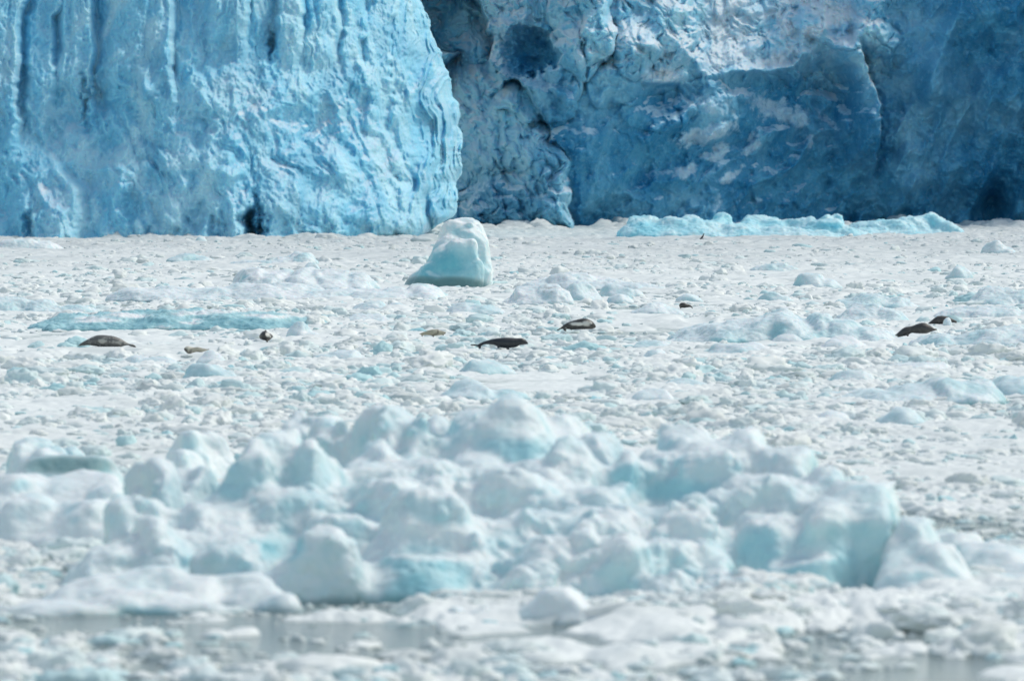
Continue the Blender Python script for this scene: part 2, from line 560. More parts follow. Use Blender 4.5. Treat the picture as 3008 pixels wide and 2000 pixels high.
def build_cliff():
    DR = 690.0
    PXv = np.linspace(1080, 3750, 1050)
    rows = np.concatenate([np.linspace(-420, -20, 50, endpoint=False), np.linspace(-20, 760, 400)])
    PX, PY = np.meshgrid(PXv, rows)
    z = H - (PY - Y0) / F * DR
    base = np.interp(PX, [1080, 1345, 1700, 1850, 2450, 3008, 3750], [690, 686, 676, 676, 690, 694, 680])
    # overhanging, shaded lower face; snow slope lying back above it
    snow_w = sstep(1960, 2120, PX) * (1 - sstep(2480, 2620, PX))
    ylip = np.interp(PX, [1000, 1800, 2000, 2110, 2340, 2400, 2520, 2700, 3700], [120, 140, 185, 206, 204, 160, 110, 60, 60]) + 46 * fbm2(PX / 80, PX * 0, 4, 7) * (1 - 0.85 * sstep(2100, 2140, PX) * (1 - sstep(2320, 2360, PX)))
    zl = H - (ylip - Y0) / F * DR
    lean = np.where(z > zl, 1.0 * (z - zl) * snow_w + 0.18 * (z - zl) * (1 - snow_w), 0) + np.where(z < zl, 0.16 * (zl - z), 0)
    b = 0
    wx, wy = PX + 16 * fbm2(PX / 60, PY / 60, 3, 121), PY + 16 * fbm2(PX / 60, PY / 60, 3, 131)
    # lumpy spur descending from the upper left
    spur = 0
    for x, y, rx, ry, a in ((1250, -40, 160, 150, 6.0), (1330, 50, 110, 110, 6), (1390, 130, 62, 90, 6), (1390, 245, 75, 90, 6.2), (1370, 280, 110, 140, 6.0), (1500, 345, 85, 90, 6.6), (1400, 430, 130, 140, 6.6),
                            (1530, 430, 100, 100, 6.8), (1600, 480, 70, 75, 6.8), (1636, 565, 38, 130, 6.6), (1560, 600, 110, 130, 6.6), (1420, 610, 130, 130, 6.2)):
        spur = np.maximum(spur, a * dome(wx, wy, x, y, rx, ry) ** 0.8)
    lean = lean + (0.95 * np.clip(z - 1.0, 0, 25) + 0.16 * (z - zl) * (z < zl)) * sstep(0.6, 3.6, spur)
    bulge = 9.0 * gauss(PX, PY, 1480, 470, 190, 300) + 5.0 * gauss(PX, PY, 1800, 110, 150, 150)
    lean = lean + 0.7 * np.clip(z - 8, 0, 25) * gauss(PX, PY, 1800, 110, 170, 170)
    b = b + spur + bulge + 4.6 * gauss(PX, PY, 1700, 470, 150, 190)
    spur_w = sstep(1.0, 4.0, spur)
    dgx, dgy = (wx * 0.87 - wy * 0.5), (wx * 0.5 + wy * 0.87)      # rubble runs down to the right
    lump = 0.75 * blocks2(dgx / 46.0, dgy / 76.0, 141) + 0.45 * blocks2(dgx / 22.0, dgy / 31.0, 143) + 0.22 * blocks2(dgx / 10.0, dgy / 13.0, 144) - 0.4
    lump = lump * (1 - 0.5 * snow_w * sstep(230, 190, PY))
    for x, y, rx, ry, a in ((1705, 70, 85, 190, 4.2), (1745, 40, 50, 160, 4.6), (1850, 155, 70, 75, 3.2), (1960, 110, 80, 110, 2.6), (1800, 260, 80, 60, 1.6), (1665, 200, 55, 110, 3.4),
                            (1580, 300, 120, 55, 2.2), (2480, 60, 140, 90, 2.0), (1930, 330, 110, 60, 1.0), (2070, 330, 90, 110, 1.6), (2560, 120, 70, 60, 2.0)):
        b = b + a * dome(wx, wy, x, y, rx, ry) ** 0.8
    cave = dome(PX + 20 * fbm2(PX / 34, PY / 34, 4, 3), PY + 18 * fbm2(PX / 34, PY / 34, 4, 4), 1535, 158, 100, 80) ** 0.9 * (0.15 + 0.85 * sstep(1450, 1600, PX))
    b = b * (1 - 0.6 * cave) - 4.2 * cave
    # tilted bright slab
    sx, sy = PX - 1940, PY - 235
    slab = np.clip(1 - np.abs(sx) / (75 + 0.2 * sy), 0, 1) ** 0.5 * (1 - sstep(8, 24, sy)) * sstep(-75, 5, sy)
    b = b + 2.0 * slab
    # dark hollow under the snow lip
    b = b - 2.6 * gauss(PX, PY, 2330, 275, 200, 70) - 2.0 * gauss(PX, PY, 1920, 300, 50, 40) - 2.5 * gauss(PX, PY, 2460, 230, 80, 70)
    b = b + 1.1 * np.exp(-((PY - ylip) / 9) ** 2) * sstep(2080, 2150, PX) * (1 - sstep(2330, 2400, PX))
    # thin curved fin with a bright right edge
    xr = np.interp(PY, [60, 130, 200, 260, 310, 400, 500, 640], [2500, 2520, 2540, 2562, 2576, 2577, 2562, 2552]) + 4 * fbm2(PY / 25, PY * 0, 3, 8)
    t = PX - xr
    b = b + 6.0 * sstep(-150, -8, t) ** 1.6 * (1 - sstep(-2, 12, t)) * sstep(90, 170, PY) * (1 - sstep(380, 560, PY))
    # small arched ridge
    r = np.hypot(PX - 2395, (PY - 385) * 0.9)
    th = np.arctan2(-(PY - 385), PX - 2395)
    b = b + 1.2 * np.exp(-((r - 92) / 14) ** 2) * sstep(-0.5, 0.2, th) * (1 - sstep(1.6, 2.3, th))
    # ribs rising to the right on the shaded face
    ac = PX * 0.55 + PY * 0.83
    al = PX * 0.83 - PY * 0.55
    rib = billow2((ac + 20 * fbm2(PX / 80, PY / 80, 2, 3)) / 90.0, al / 330.0, 3, 151)
    b = b - 0.5 * rib * sstep(220, 380, PY) * sstep(1780, 1900, PX) * (1 - sstep(2500, 2620, PX))
    # broad lobes on the far right
    rgt = sstep(2560, 2680, PX)
    b = b + rgt * (2.4 * fbm2(PX / 190, PY / 230, 3, 161) - 1.0 * billow2((PX + 0.5 * PY) / 120, (PY - 0.3 * PX) / 330, 2, 165))
    b = b - 3.0 * gauss(PX, PY, 2950, 600, 75, 60) - 1.5 * gauss(PX, PY, 2500, 610, 60, 70)
    b = b + (0.25 + 0.75 * np.maximum(spur_w, sstep(330, 100, PY)) * (1 - rgt)) * (1 - 0.85 * cave) * (2.3 * lump + 0.34 * cells2(wx / 12.0, wy / 11.0, 146))
    b = b + (1 - spur_w) * (1.25 * blocks2(ac / 95.0, al / 150.0, 191) + 0.45 * blocks2(ac / 42.0, al / 70.0, 192) + 0.12 * blocks2(PX / 17.0, PY / 22.0, 193)) * (0.5 + 0.5 * (1 - rgt))
    b = b + 0.8 * fbm2(wx / 150.0, wy / 130.0, 3, 171) + 0.35 * fbm2(PX / 45.0, PY / 45.0, 3, 176) + 0.12 * cells2(PX / 15.0, PY / 17.0, 179)
    Y = base + lean - b
    X = (PX - CX) / F * DR
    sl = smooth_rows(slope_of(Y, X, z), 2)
    qx = PX + 17 * fbm2(PX / 42, PY / 36, 4, 301)
    qy = PY + 11 * fbm2(PX / 42, PY / 36, 4, 311)
    patch = 0
    for x, y, rx, ry, rot, a in ((2270, 322, 105, 36, 22, .9), (2065, 400, 100, 24, -14, .95), (2090, 452, 58, 16, -28, .9), (2003, 505, 36, 15, -38, .95), (2135, 518, 48, 14, -38, .95), (2195, 425, 22, 52, 40, .8),
                                 (2345, 350, 40, 30, -40, .8), (2372, 415, 16, 20, 20, .8), (2228, 590, 18, 18, 0, .7), (2088, 590, 22, 10, -30, .5), (2440, 365, 35, 14, 50, .7), (2150, 600, 40, 8, -35, .4), (2290, 480, 50, 8, -15, .4),
                                 (2080, 315, 60, 26, 20, .8), (2150, 360, 40, 14, 60, .6)):
        patch = np.maximum(patch, 0.78 * a * np.exp(-ell(qx, qy, x, y, rx * 1.08, ry * 1.08, rot) ** 2))
    snow = snow_w * sstep(8, -12, PY - ylip + 14 * fbm2(PX / 25, PY / 25, 2, 9)) * (0.85 + 0.35 * fbm2(PX / 60, PY / 45, 3, 181))
    for x, y, rx, ry in ((2265, 75, 16, 26), (2375, 62, 34, 18), (2230, 130, 40, 14), (2420, 120, 30, 20)):
        snow = snow * (1 - 0.95 * gauss(PX, PY, x, y, rx, ry))
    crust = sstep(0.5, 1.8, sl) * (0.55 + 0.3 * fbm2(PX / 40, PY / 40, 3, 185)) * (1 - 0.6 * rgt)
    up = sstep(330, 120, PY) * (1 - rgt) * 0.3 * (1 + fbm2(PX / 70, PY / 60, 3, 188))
    white = np.clip(np.maximum.reduce([patch, snow, crust + up, slab * 1.2 * sstep(40, -10, sy), 0.35 * np.exp(-(t / 9) ** 2) * sstep(120, 170, PY) * (1 - sstep(400, 440, PY))]) * (1 - sstep(0.1, 0.5, cave)), 0, 1)  # slab and fin-edge terms paint sunlit brightness as white
    deep = np.clip(0.50 + 0.5 * sstep(150, 480, PY) - (0.75 - 0.35 * sstep(350, 600, PY)) * spur_w - 0.3 * sstep(260, 60, PY) * (1 - rgt) + 0.35 * rgt + 0.9 * cave, 0, 1)  # spur lightened as if sunlit, cave shade darkened: both put into colour
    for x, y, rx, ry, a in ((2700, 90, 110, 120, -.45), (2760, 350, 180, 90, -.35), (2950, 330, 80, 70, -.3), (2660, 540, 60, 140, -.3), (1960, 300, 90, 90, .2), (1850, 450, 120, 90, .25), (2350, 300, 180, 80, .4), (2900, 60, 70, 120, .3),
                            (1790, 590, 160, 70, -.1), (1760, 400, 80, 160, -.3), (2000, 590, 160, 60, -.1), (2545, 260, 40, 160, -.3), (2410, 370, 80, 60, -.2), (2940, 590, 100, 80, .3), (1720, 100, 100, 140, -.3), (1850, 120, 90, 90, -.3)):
        deep = deep + a * gauss(qx, qy, x, y, rx, ry)  # some spots put overhang and hollow shade into the colour
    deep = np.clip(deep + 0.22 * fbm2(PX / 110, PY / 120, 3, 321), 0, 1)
    top = 8
    k = np.arange(top, 0, -1)[:, None]
    X = np.vstack([X[:1] + 0 * k, X]); Y = np.vstack([Y[:1] + 9.0 * k, Y]); z = np.vstack([z[:1] + 0.5 * k, z])
    white = np.vstack([0.8 + 0 * k + 0 * white[:1], white]); deep = np.vstack([0 * k + 0 * deep[:1], deep])
    P = np.stack([X, Y - 600, z], -1).reshape(-1, 3)
    nv, nu = X.shape
    f = grid_faces(nu, nv)[:, ::-1]
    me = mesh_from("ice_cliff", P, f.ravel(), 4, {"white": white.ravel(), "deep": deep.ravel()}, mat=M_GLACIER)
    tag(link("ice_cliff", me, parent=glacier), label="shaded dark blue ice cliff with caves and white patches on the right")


build_buttress()
build_cliff()


# ------------------------------------------------------------------ icebergs and floes out of melted lobes
def remesh(name, verts, tris, voxel, smooth_it, close=0.0):
    me = mesh_from(name + "_raw", verts, tris.ravel(), 3)
    ob = bpy.data.objects.new(name + "_raw", me)
    COL.objects.link(ob)
    m = ob.modifiers.new("r", 'REMESH'); m.mode = 'VOXEL'; m.voxel_size = voxel
    if close:
        a = ob.modifiers.new("grow", 'DISPLACE'); a.strength = close; a.mid_level = 0.0
        a = ob.modifiers.new("r2", 'REMESH'); a.mode = 'VOXEL'; a.voxel_size = voxel
        a = ob.modifiers.new("shrink", 'DISPLACE'); a.strength = -close * 0.9; a.mid_level = 0.0
        a = ob.modifiers.new("r3", 'REMESH'); a.mode = 'VOXEL'; a.voxel_size = voxel
    if smooth_it:
        s = ob.modifiers.new("s", 'SMOOTH'); s.factor = 0.5; s.iterations = smooth_it
    dg = bpy.context.evaluated_depsgraph_get()
    dg.update()
    out = bpy.data.meshes.new_from_object(ob.evaluated_get(dg), depsgraph=dg)
    bpy.data.objects.remove(ob); bpy.data.meshes.remove(me)
    out.name = name
    return out


FACET = True


def lobe_mesh(L, level=4):
    """one melted lobe: (px, y_top, width_px, d, depth_m, power, lean_px, waist)  waist = height fraction of the widest level"""
    px, yt, w, d, dep, p, lean, waist, seed = L
    w, dep, p = w * 1.18, dep * 1.15, p + 0.4
    v, f = ICO[level]
    top = H - (yt - Y0) / F * d
    zc = waist * top
    rz = np.where(v[:, 2] > 0, top - zc, zc + 0.45)
    e = 2.0 / p
    q = np.sign(v) * np.abs(v) ** e
    q /= (np.abs(q) ** p).sum(1)[:, None] ** (1 / p)
    r = np.random.default_rng(seed)
    pl = r.normal(size=(8, 3)); pl[:, 2] = np.abs(pl[:, 2]) * 0.6; pl /= np.linalg.norm(pl, axis=1)[:, None]
    pd = r.uniform(0.74, 1.0, 8) if FACET else r.uniform(0.93, 1.0, 8)
    dots = np.maximum(q @ pl.T, 1e-3) / pd
    q = q * (((dots ** 36).sum(1) + 1) ** (-1 / 36.0))[:, None]
    q[:, 2] /= max(q[:, 2].max(), 1e-3)
    xs = max(q[:, 0].max(), -q[:, 0].min())
    q[:, 0] /= xs
    q = q * (1 + 0.10 * fbm3(v, 1.5, 2, seed) + 0.025 * fbm3(v, 4.5, 2, seed + 3))[:, None]
    flare = 1 + (0.40 if waist < 0.28 else 0.0) * np.clip(0.75 - np.maximum(q[:, 2], 0), 0, 1) ** 1.3
    q[:, 0] *= flare; q[:, 1] *= flare
    x = q[:, 0] * w / 2 / F * d + lean / F * d * np.clip(q[:, 2], -1, 1)
    c = at(px, yt, d)
    return np.stack([c[0] + x, d + q[:, 1] * dep / 2, zc + q[:, 2] * rz], -1), f


def add_crumbs(me, org, crumbs, voxel):
    """knobs and broken bits frozen onto the body"""
    from mathutils.bvhtree import BVHTree
    n = len(me.vertices)
    co = np.empty(n * 3, np.float32); me.vertices.foreach_get("co", co); co = co.reshape(-1, 3).astype(float)
    me.calc_loop_triangles()
    tri = np.empty(len(me.loop_triangles) * 3, np.int32); me.loop_triangles.foreach_get("vertices", tri); tri = tri.reshape(-1, 3)
    tree = BVHTree.FromPolygons([Vector(c) for c in co], tri.tolist())
    r = np.random.default_rng(77)
    V, T, off = [co], [tri], n
    eye = Vector((0, 0, H)) - Vector(org)
    for (x0, x1, y0, y1, cnt, r0, r1) in crumbs:
        for _ in range(cnt):
            px, py = r.uniform(x0, x1), r.uniform(y0, y1)
            dr = Vector(((px - CX) / F, 1.0, -(py - Y0) / F)).normalized()
            hit, nrm, _i, _d = tree.ray_cast(eye, dr)
            if hit is None:
                continue
            q = r0 * (r1 / r0) ** (r.random() ** 1.6)
            v = chunk_shape(ICO[2][0], int(r.integers(1, 9000)), ("blocky", "rounded", "pointed")[int(r.integers(0, 3))])
            c = np.array(hit) - np.array(nrm) * q * 0.25 + (0, q * 0.3, 0)
            V.append(v * q * r.uniform(0.75, 1.25, 3) + c); T.append(ICO[2][1] + off); off += len(v)
    return remesh("ice", np.vstack(V), np.vstack(T), voxel, 1)


def berg(name, lobes, voxel, smooth_it, amp, nscale, mat, label, cat, blues=(), wets=(), dirts=(), base_blue=0.0, group=None, crust=0.25, close=0.0, crumbs=(), snows=()):
    V, T, n = [], [], 0
    for i, L in enumerate(lobes):
        L = list(L) + [2.4, 0, 0.2][len(L) - 5:] if len(L) < 8 else list(L)
        v, f = lobe_mesh(L + [abs(hash((round(L[0]), round(L[1])))) % 9973 + i])
        V.append(v); T.append(f + n); n += len(v)
    V = np.vstack(V)
    d0 = V[:, 1].mean(); x0 = V[:, 0].mean()
    org = np.array([x0, d0, 0.0])
    out = remesh(name, V - org, np.vstack(T), voxel, smooth_it, close)
    if crumbs:
        out = add_crumbs(out, org, crumbs, voxel)
    nv = len(out.vertices)
    co = np.empty(nv * 3, np.float32); out.vertices.foreach_get("co", co); co = co.reshape(-1, 3).astype(float)
    no = np.empty(nv * 3, np.float32); out.vertices.foreach_get("normal", no); no = no.reshape(-1, 3).astype(float)
    w = co + org
    disp = amp * (fbm3(w, nscale, 3, 17) + 0.45 * (np.abs(fbm3(w, nscale * 3.1, 3, 27)) - 0.3) + 0.22 * fbm3(w, nscale * 9, 2, 37))
    co2 = co + no * disp[:, None]
    out.vertices.foreach_set("co", co2.astype(np.float32).ravel())
    w = co2 + org
    PX, PY = CX + w[:, 0] / w[:, 1] * F, Y0 + (H - w[:, 2]) / w[:, 1] * F
    blue = base_blue * (1 - crust * 2 * sstep(0.1, 0.75, no[:, 2])) + 0.16 * sstep(0.0, 0.8, fbm3(w, nscale * 0.7, 3, 47))  # crusted tops whiter; shade of the side faces is put into this blue
    for (x, y, rx, ry, a) in blues:
        blue = np.maximum(blue, a * np.exp(-ell(PX, PY, x, y, rx, ry) ** 1.5) * (1 - min(1.0, crust * 2.4) * sstep(0.55, 0.9, no[:, 2])))
    for (x, y, rx, ry) in snows:
        blue = blue * (1 - 0.95 * np.exp(-ell(PX + 30 * fbm3(w, 0.7, 2, 91), PY + 6 * fbm3(w, 1.1, 2, 92), x, y, rx, ry) ** 1.5))
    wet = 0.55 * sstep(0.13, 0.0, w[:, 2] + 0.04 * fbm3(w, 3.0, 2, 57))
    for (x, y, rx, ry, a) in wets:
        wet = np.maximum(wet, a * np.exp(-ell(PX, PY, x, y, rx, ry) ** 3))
    dirt = np.zeros(nv)
    for (x, y, rx, ry, a) in dirts:
        dirt = np.maximum(dirt, a * np.exp(-ell(PX, PY, x, y, rx, ry)) * sstep(-0.2, 0.5, fbm3(w, 5.0, 3, 67)))
    for k, val in (("blue", np.clip(blue, 0, 1.4)), ("wet", wet), ("dirt", dirt)):
        a = out.attributes.new(k, 'FLOAT', 'POINT'); a.data.foreach_set("value", val.astype(np.float32))
    out.polygons.foreach_set("use_smooth", np.ones(len(out.polygons), dtype=bool))
    out.materials.clear(); out.materials.append(mat)
    o = link(name, out, org)
    tag(o, label, cat, group)
    LANDMARKS.append((x0 / d0 * F + CX, Y0 + H / d0 * F, label))
    KEEP.append((PX.min(), PX.max(), np.percentile(PY[w[:, 2] > 0.02], 96) if (w[:, 2] > 0.02).any() else PY.max(), V[:, 1].min(), 0.55))
    return o


LANDMARKS = []
KEEP = []      # (x0, x1, lowest row to keep clear, distance): no loose chunk may stand in front of these

# the big foreground iceberg
FG = [
    # the body that carries the blocks
    (735, 1390, 430, 107.0, 2.6, 2.2, 45, .05), (1150, 1345, 480, 107.8, 2.8, 2.2, 0, .1), (1600, 1430, 640, 106.8, 3.0, 2.3, 0, .1), (2260, 1415, 380, 106.9, 2.4, 2.3, 0, .2), (1330, 1520, 420, 104.4, 2.0, 2.3, 0, .1),
    (650, 1560, 400, 104.8, 1.8, 2.2, 30, .1), (1850, 1590, 460, 103.6, 1.8, 2.3, 0, .1),
    # back mound
    (1540, 1166, 320, 111, 3.6, 2.6, -20), (1660, 1215, 350, 110.5, 3.2, 2.5, -10), (1790, 1290, 200, 109.8, 2.2), (1420, 1225, 240, 110.6, 3.0), (1290, 1215, 130, 112, 1.8),
    (1702, 1298, 150, 107.6, 1.6, 2.6, -10), (1835, 1335, 120, 108, 1.4), (1832, 1416, 80, 106.2, .7, 2.2, 0, .3), (1570, 1360, 300, 107.8, 2.4), (1400, 1345, 260, 108.2, 2.2), (1260, 1370, 200, 107.4, 1.6),
    # left-back lobes
    (1110, 1192, 230, 110.6, 2.4, 2.8, 20), (960, 1238, 150, 111.6, 1.8), (880, 1208, 110, 113, 1.4), (1220, 1235, 120, 110, 1.6), (1085, 1312, 150, 108.2, 1.4, 3.2, 12),
    # tall left slab pair
    (770, 1246, 225, 106.8, 2.2, 2.9, 48, .15), (690, 1330, 210, 106.2, 2.0, 2.7, 50, .1), (610, 1470, 220, 105.4, 1.8, 2.6, 50, .1), (915, 1284, 185, 106.4, 2.0, 2.8, 12, .15), (800, 1440, 420, 105.8, 2.0, 2.6, 0, .2),
    # left lumps
    (405, 1460, 150, 105.4, 1.5, 2.8, 0, .5), (445, 1536, 115, 104.2, 1.0, 2.5, 0, .4), (300, 1610, 150, 104, 1.2, 2.5, 20, .15), (480, 1600, 200, 104, 1.2), (460, 1358, 190, 109.5, 1.6, 2.3, -12, .05), (570, 1372, 120, 111, 1.6),
    # middle slope
    (1085, 1405, 290, 105.8, 2.0, 2.8, 30, .1), (980, 1520, 240, 104.8, 1.6, 2.6, 30, .1), (1300, 1420, 260, 106, 1.8), (1480, 1400, 220, 106.2, 1.6), (1620, 1406, 240, 106, 1.6, 2.5, -10), (1760, 1450, 220, 105.8, 1.6),
    (1530, 1500, 280, 104, 1.6), (1720, 1500, 300, 104.2, 1.6), (1890, 1480, 260, 104.8, 1.6, 2.7), (2010, 1490, 180, 104.4, 1.4, 2.8, 10),
    # front boulder with the blue face
    (1275, 1462, 340, 103.4, 2.0, 2.9, 0, .1), (1170, 1590, 210, 102.9, 1.4, 2.8, 45, .1), (1385, 1560, 210, 103, 1.4, 2.7, -35, .1), (1262, 1630, 300, 102.2, 1.0, 3.0, 0, .2),
    # pointed block, white boulder
    (930, 1558, 190, 102, .9, 2.4, 45, .2), (860, 1640, 170, 102, .9), (680, 1602, 205, 103, 1.0, 2.9, 0, .5), (770, 1670, 180, 102, .8),
    # smooth boulder and rubble slope
    (1815, 1572, 225, 102.2, 1.3, 2.8, 0, .3), (1640, 1580, 210, 102.6, 1.2), (1560, 1650, 160, 101.9, .8), (1970, 1590, 190, 102.8, 1.1), (2070, 1600, 150, 103, 1.1, 2.7, 15), (2140, 1690, 150, 102, .8), (1960, 1700, 150, 101.4, .7), (2230, 1705, 150, 101.5, .7, 2.3, -10),
    # right-back mound
    (2000, 1252, 230, 109.4, 2.6, 2.9, 0), (2165, 1256, 240, 109, 2.6, 2.6, 0), (2090, 1310, 360, 108.4, 2.4, 2.7), (2310, 1328, 190, 108, 2.0, 3.0, 0), (1920, 1330, 150, 108.4, 1.6),
    # big right block
    (2515, 1424, 240, 104.6, 2.0, 4.4, 25, .7), (2430, 1480, 210, 104.3, 1.8, 3.4, 10, .45), (2240, 1400, 260, 105.8, 2.0, 2.9, -5, .35), (2270, 1520, 230, 104.2, 1.6, 3.0, 0, .35), (2422, 1384, 120, 106.4, 1.4, 2.3), (2310, 1412, 160, 106, 1.6, 2.7),
    (2370, 1620, 260, 103.6, 1.3, 2.9, 10, .35), (2120, 1440, 150, 105.6, 1.6, 2.7, -15),
]
berg("iceberg", FG, 0.034, 1, 0.045, 2.2, M_BERG,
     "huge heaped iceberg of melted white and pale blue lobes filling the foreground", "iceberg",
     blues=((1250, 1690, 150, 95, 0.78), (1170, 1775, 60, 50, 0.7), (2235, 1610, 95, 85, 0.55), (2330, 1690, 170, 70, 0.6), (2480, 1660, 110, 110, 0.5), (820, 1600, 85, 50, 0.9), (700, 1430, 120, 150, 0.45), (900, 1400, 100, 120, 0.4),
            (1050, 1530, 90, 90, 0.4), (1500, 1320, 140, 60, 0.55), (1840, 1400, 60, 60, 0.65), (1980, 1440, 130, 50, 0.6), (2000, 1330, 140, 80, 0.4), (1810, 1700, 90, 90, 0.42), (1640, 1450, 110, 40, .5), (1200, 1360, 60, 50, .5), (1330, 1260, 60, 60, .5)),
     wets=((1190, 1810, 110, 25, .5), (2400, 1745, 120, 28, .55), (1500, 1790, 80, 30, .4)), base_blue=0.28, close=0.17,
     crumbs=((250, 2550, 1240, 1740, 40, .05, .16), (1400, 2100, 1470, 1720, 130, .05, .22), (1060, 1520, 1390, 1480, 50, .05, .16), (880, 1010, 1430, 1560, 30, .04, .12), (2080, 2260, 1400, 1470, 20, .06, .14), (1250, 1500, 1370, 1450, 25, .05, .16),
             (1400, 1500, 1680, 1790, 30, .04, .11), (730, 900, 1340, 1600, 14, .04, .1), (380, 560, 1440, 1640, 16, .05, .12), (1180, 1420, 1190, 1380, 25, .05, .15), (860, 1150, 1200, 1330, 25, .06, .16), (1870, 2400, 1260, 1420, 25, .05, .16),
             (1900, 2200, 1650, 1760, 40, .05, .13), (600, 800, 1640, 1760, 15, .05, .12)))

# floes and pieces around it
G_FRONT = "floes around the foreground iceberg"


def piece(name, lobes, label, voxel=0.04, sm=2, amp=0.03, ns=2.0, mat=None, **kw):
    return berg(name, lobes, voxel, sm, amp, ns, mat or M_BERG, label, kw.pop("cat", "ice floe"), close=kw.pop("close", voxel * 1.5), **kw)


piece("ice_floe", [(120, 1770, 220, 99.3, 1.0), (250, 1700, 200, 100.2, 1.0), (335, 1683, 190, 100.4, 1.1), (450, 1655, 250, 100.6, 1.2), (560, 1690, 240, 100.4, 1.1), (680, 1680, 230, 100.6, 1.0), (400, 1730, 260, 99.6, 0.9), (760, 1720, 170, 100.2, .8), (830, 1738, 90, 99.8, .6), (560, 1760, 220, 99.4, .7), (200, 1780, 200, 99, .7)],
      "low rounded white floe lying in front of the iceberg's left end", blues=((420, 1800, 130, 40, .45),), wets=((330, 1835, 150, 22, .4), (560, 1830, 90, 30, .5)), base_blue=0.14, group=G_FRONT)
piece("ice_chunk", [(1640, 1726, 205, 97.4, 0.7, 2.8), (1700, 1790, 160, 97.2, .7), (1570, 1800, 120, 97.4, .6)],
      "smooth flat-topped ice chunk standing by itself in front of the iceberg", cat="ice chunk", base_blue=0.12, group=G_FRONT)
piece("ice_floe", [(1262, 1812, 70, 97.6, .4, 2.2), (1300, 1788, 46, 97.8, .35, 2.2), (1344, 1776, 62, 97.8, .4, 2.3), (1400, 1796, 70, 97.6, .4, 2.2), (1440, 1812, 80, 97.4, .4), (1350, 1830, 330, 97.0, .8), (1490, 1822, 80, 97.2, .5), (1230, 1838, 130, 97, .5), (1180, 1850, 140, 96.8, .5)],
      "row of small jagged white peaks of slush ice below the iceberg's blue hollow", 0.03, 1, base_blue=0.1, crumbs=((1170, 1520, 1780, 1890, 90, .03, .13),), group=G_FRONT)
piece("ice_floe", [(2690, 1512, 150, 103.8, 1.4, 2.3, -30, .1), (2740, 1600, 180, 103.4, 1.3, 2.5, -20, .1), (2660, 1620, 130, 103.2, 1.0), (2790, 1650, 110, 103.2, 1.0), (2700, 1660, 180, 102.8, .9)],
      "wedge-shaped pale blue floe leaning against the iceberg's right-hand block", blues=((2690, 1680, 70, 70, .45), (2790, 1690, 50, 60, .35)), base_blue=0.15, group=G_FRONT)
piece("ice_floe", [(2800, 1560, 200, 106.5, 1.6), (2880, 1590, 150, 105.5, 1.4), (2960, 1605, 230, 104.8, 1.5), (3090, 1620, 220, 105, 1.5), (2880, 1680, 170, 103.8, 1.0), (3000, 1690, 200, 103.6, 1.0)],
      "pale floe with several humps at the right edge beyond the wedge-shaped one", blues=((2810, 1620, 60, 40, .45), (2930, 1680, 120, 60, .35)), base_blue=0.15, group=G_FRONT)
piece("ice_floe", [(40, 1395, 240, 118, 2.4), (200, 1382, 300, 118, 2.4), (310, 1420, 130, 117, 1.8), (90, 1450, 200, 116, 1.8), (230, 1470, 200, 115.5, 1.6), (-100, 1410, 200, 118, 2.0)],
      "lumpy white and blue floe behind the iceberg's left end", blues=((170, 1420, 60, 40, .5), (210, 1500, 30, 40, .5), (60, 1420, 50, 30, .4)), base_blue=0.16, group=G_FRONT)
piece("ice_chunk", [(115, 1288, 150, 135, 1.2, 2.6), (160, 1305, 130, 134.5, 1.0), (215, 1310, 90, 135.5, .9)], "grey-blue ice boulder at far left behind the green-grey hump", cat="ice chunk", base_blue=0.3, group=G_FRONT)
piece("ice_chunk", [(200, 1336, 260, 131, 1.2, 2.3)], "low smooth green-grey hump of ice at far left", cat="ice chunk", base_blue=0.35, wets=((200, 1365, 150, 30, .75),), group=G_FRONT)
piece("ice_chunk", [(560, 1272, 130, 137, 1.2, 2.6), (620, 1275, 110, 137.5, 1.0), (530, 1315, 110, 136, 1.0)], "pale rounded ice boulder behind the iceberg's tall left slab", cat="ice chunk", base_blue=0.25, group=G_FRONT)

# the aqua iceberg in the middle distance
FACET = False
dA = 357.0
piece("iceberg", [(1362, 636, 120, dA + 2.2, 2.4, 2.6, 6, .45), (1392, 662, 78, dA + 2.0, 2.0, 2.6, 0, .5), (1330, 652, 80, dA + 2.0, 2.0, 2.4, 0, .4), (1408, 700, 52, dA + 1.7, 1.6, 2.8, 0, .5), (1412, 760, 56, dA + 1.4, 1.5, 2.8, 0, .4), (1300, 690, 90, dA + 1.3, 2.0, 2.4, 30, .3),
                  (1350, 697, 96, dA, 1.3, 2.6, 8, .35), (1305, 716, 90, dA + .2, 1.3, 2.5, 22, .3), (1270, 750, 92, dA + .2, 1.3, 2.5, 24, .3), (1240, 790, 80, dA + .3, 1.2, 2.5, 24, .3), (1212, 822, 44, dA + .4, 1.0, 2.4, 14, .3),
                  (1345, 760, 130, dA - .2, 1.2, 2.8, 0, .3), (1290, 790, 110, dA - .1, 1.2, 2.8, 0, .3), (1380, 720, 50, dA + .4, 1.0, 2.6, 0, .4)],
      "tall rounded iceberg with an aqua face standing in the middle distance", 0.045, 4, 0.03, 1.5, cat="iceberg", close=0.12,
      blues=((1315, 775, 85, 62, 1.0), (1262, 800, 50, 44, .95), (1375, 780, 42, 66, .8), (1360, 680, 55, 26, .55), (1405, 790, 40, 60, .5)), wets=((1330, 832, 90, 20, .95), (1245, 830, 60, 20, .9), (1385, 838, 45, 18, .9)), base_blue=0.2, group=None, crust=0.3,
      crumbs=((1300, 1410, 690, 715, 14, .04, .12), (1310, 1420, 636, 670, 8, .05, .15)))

FACET = True
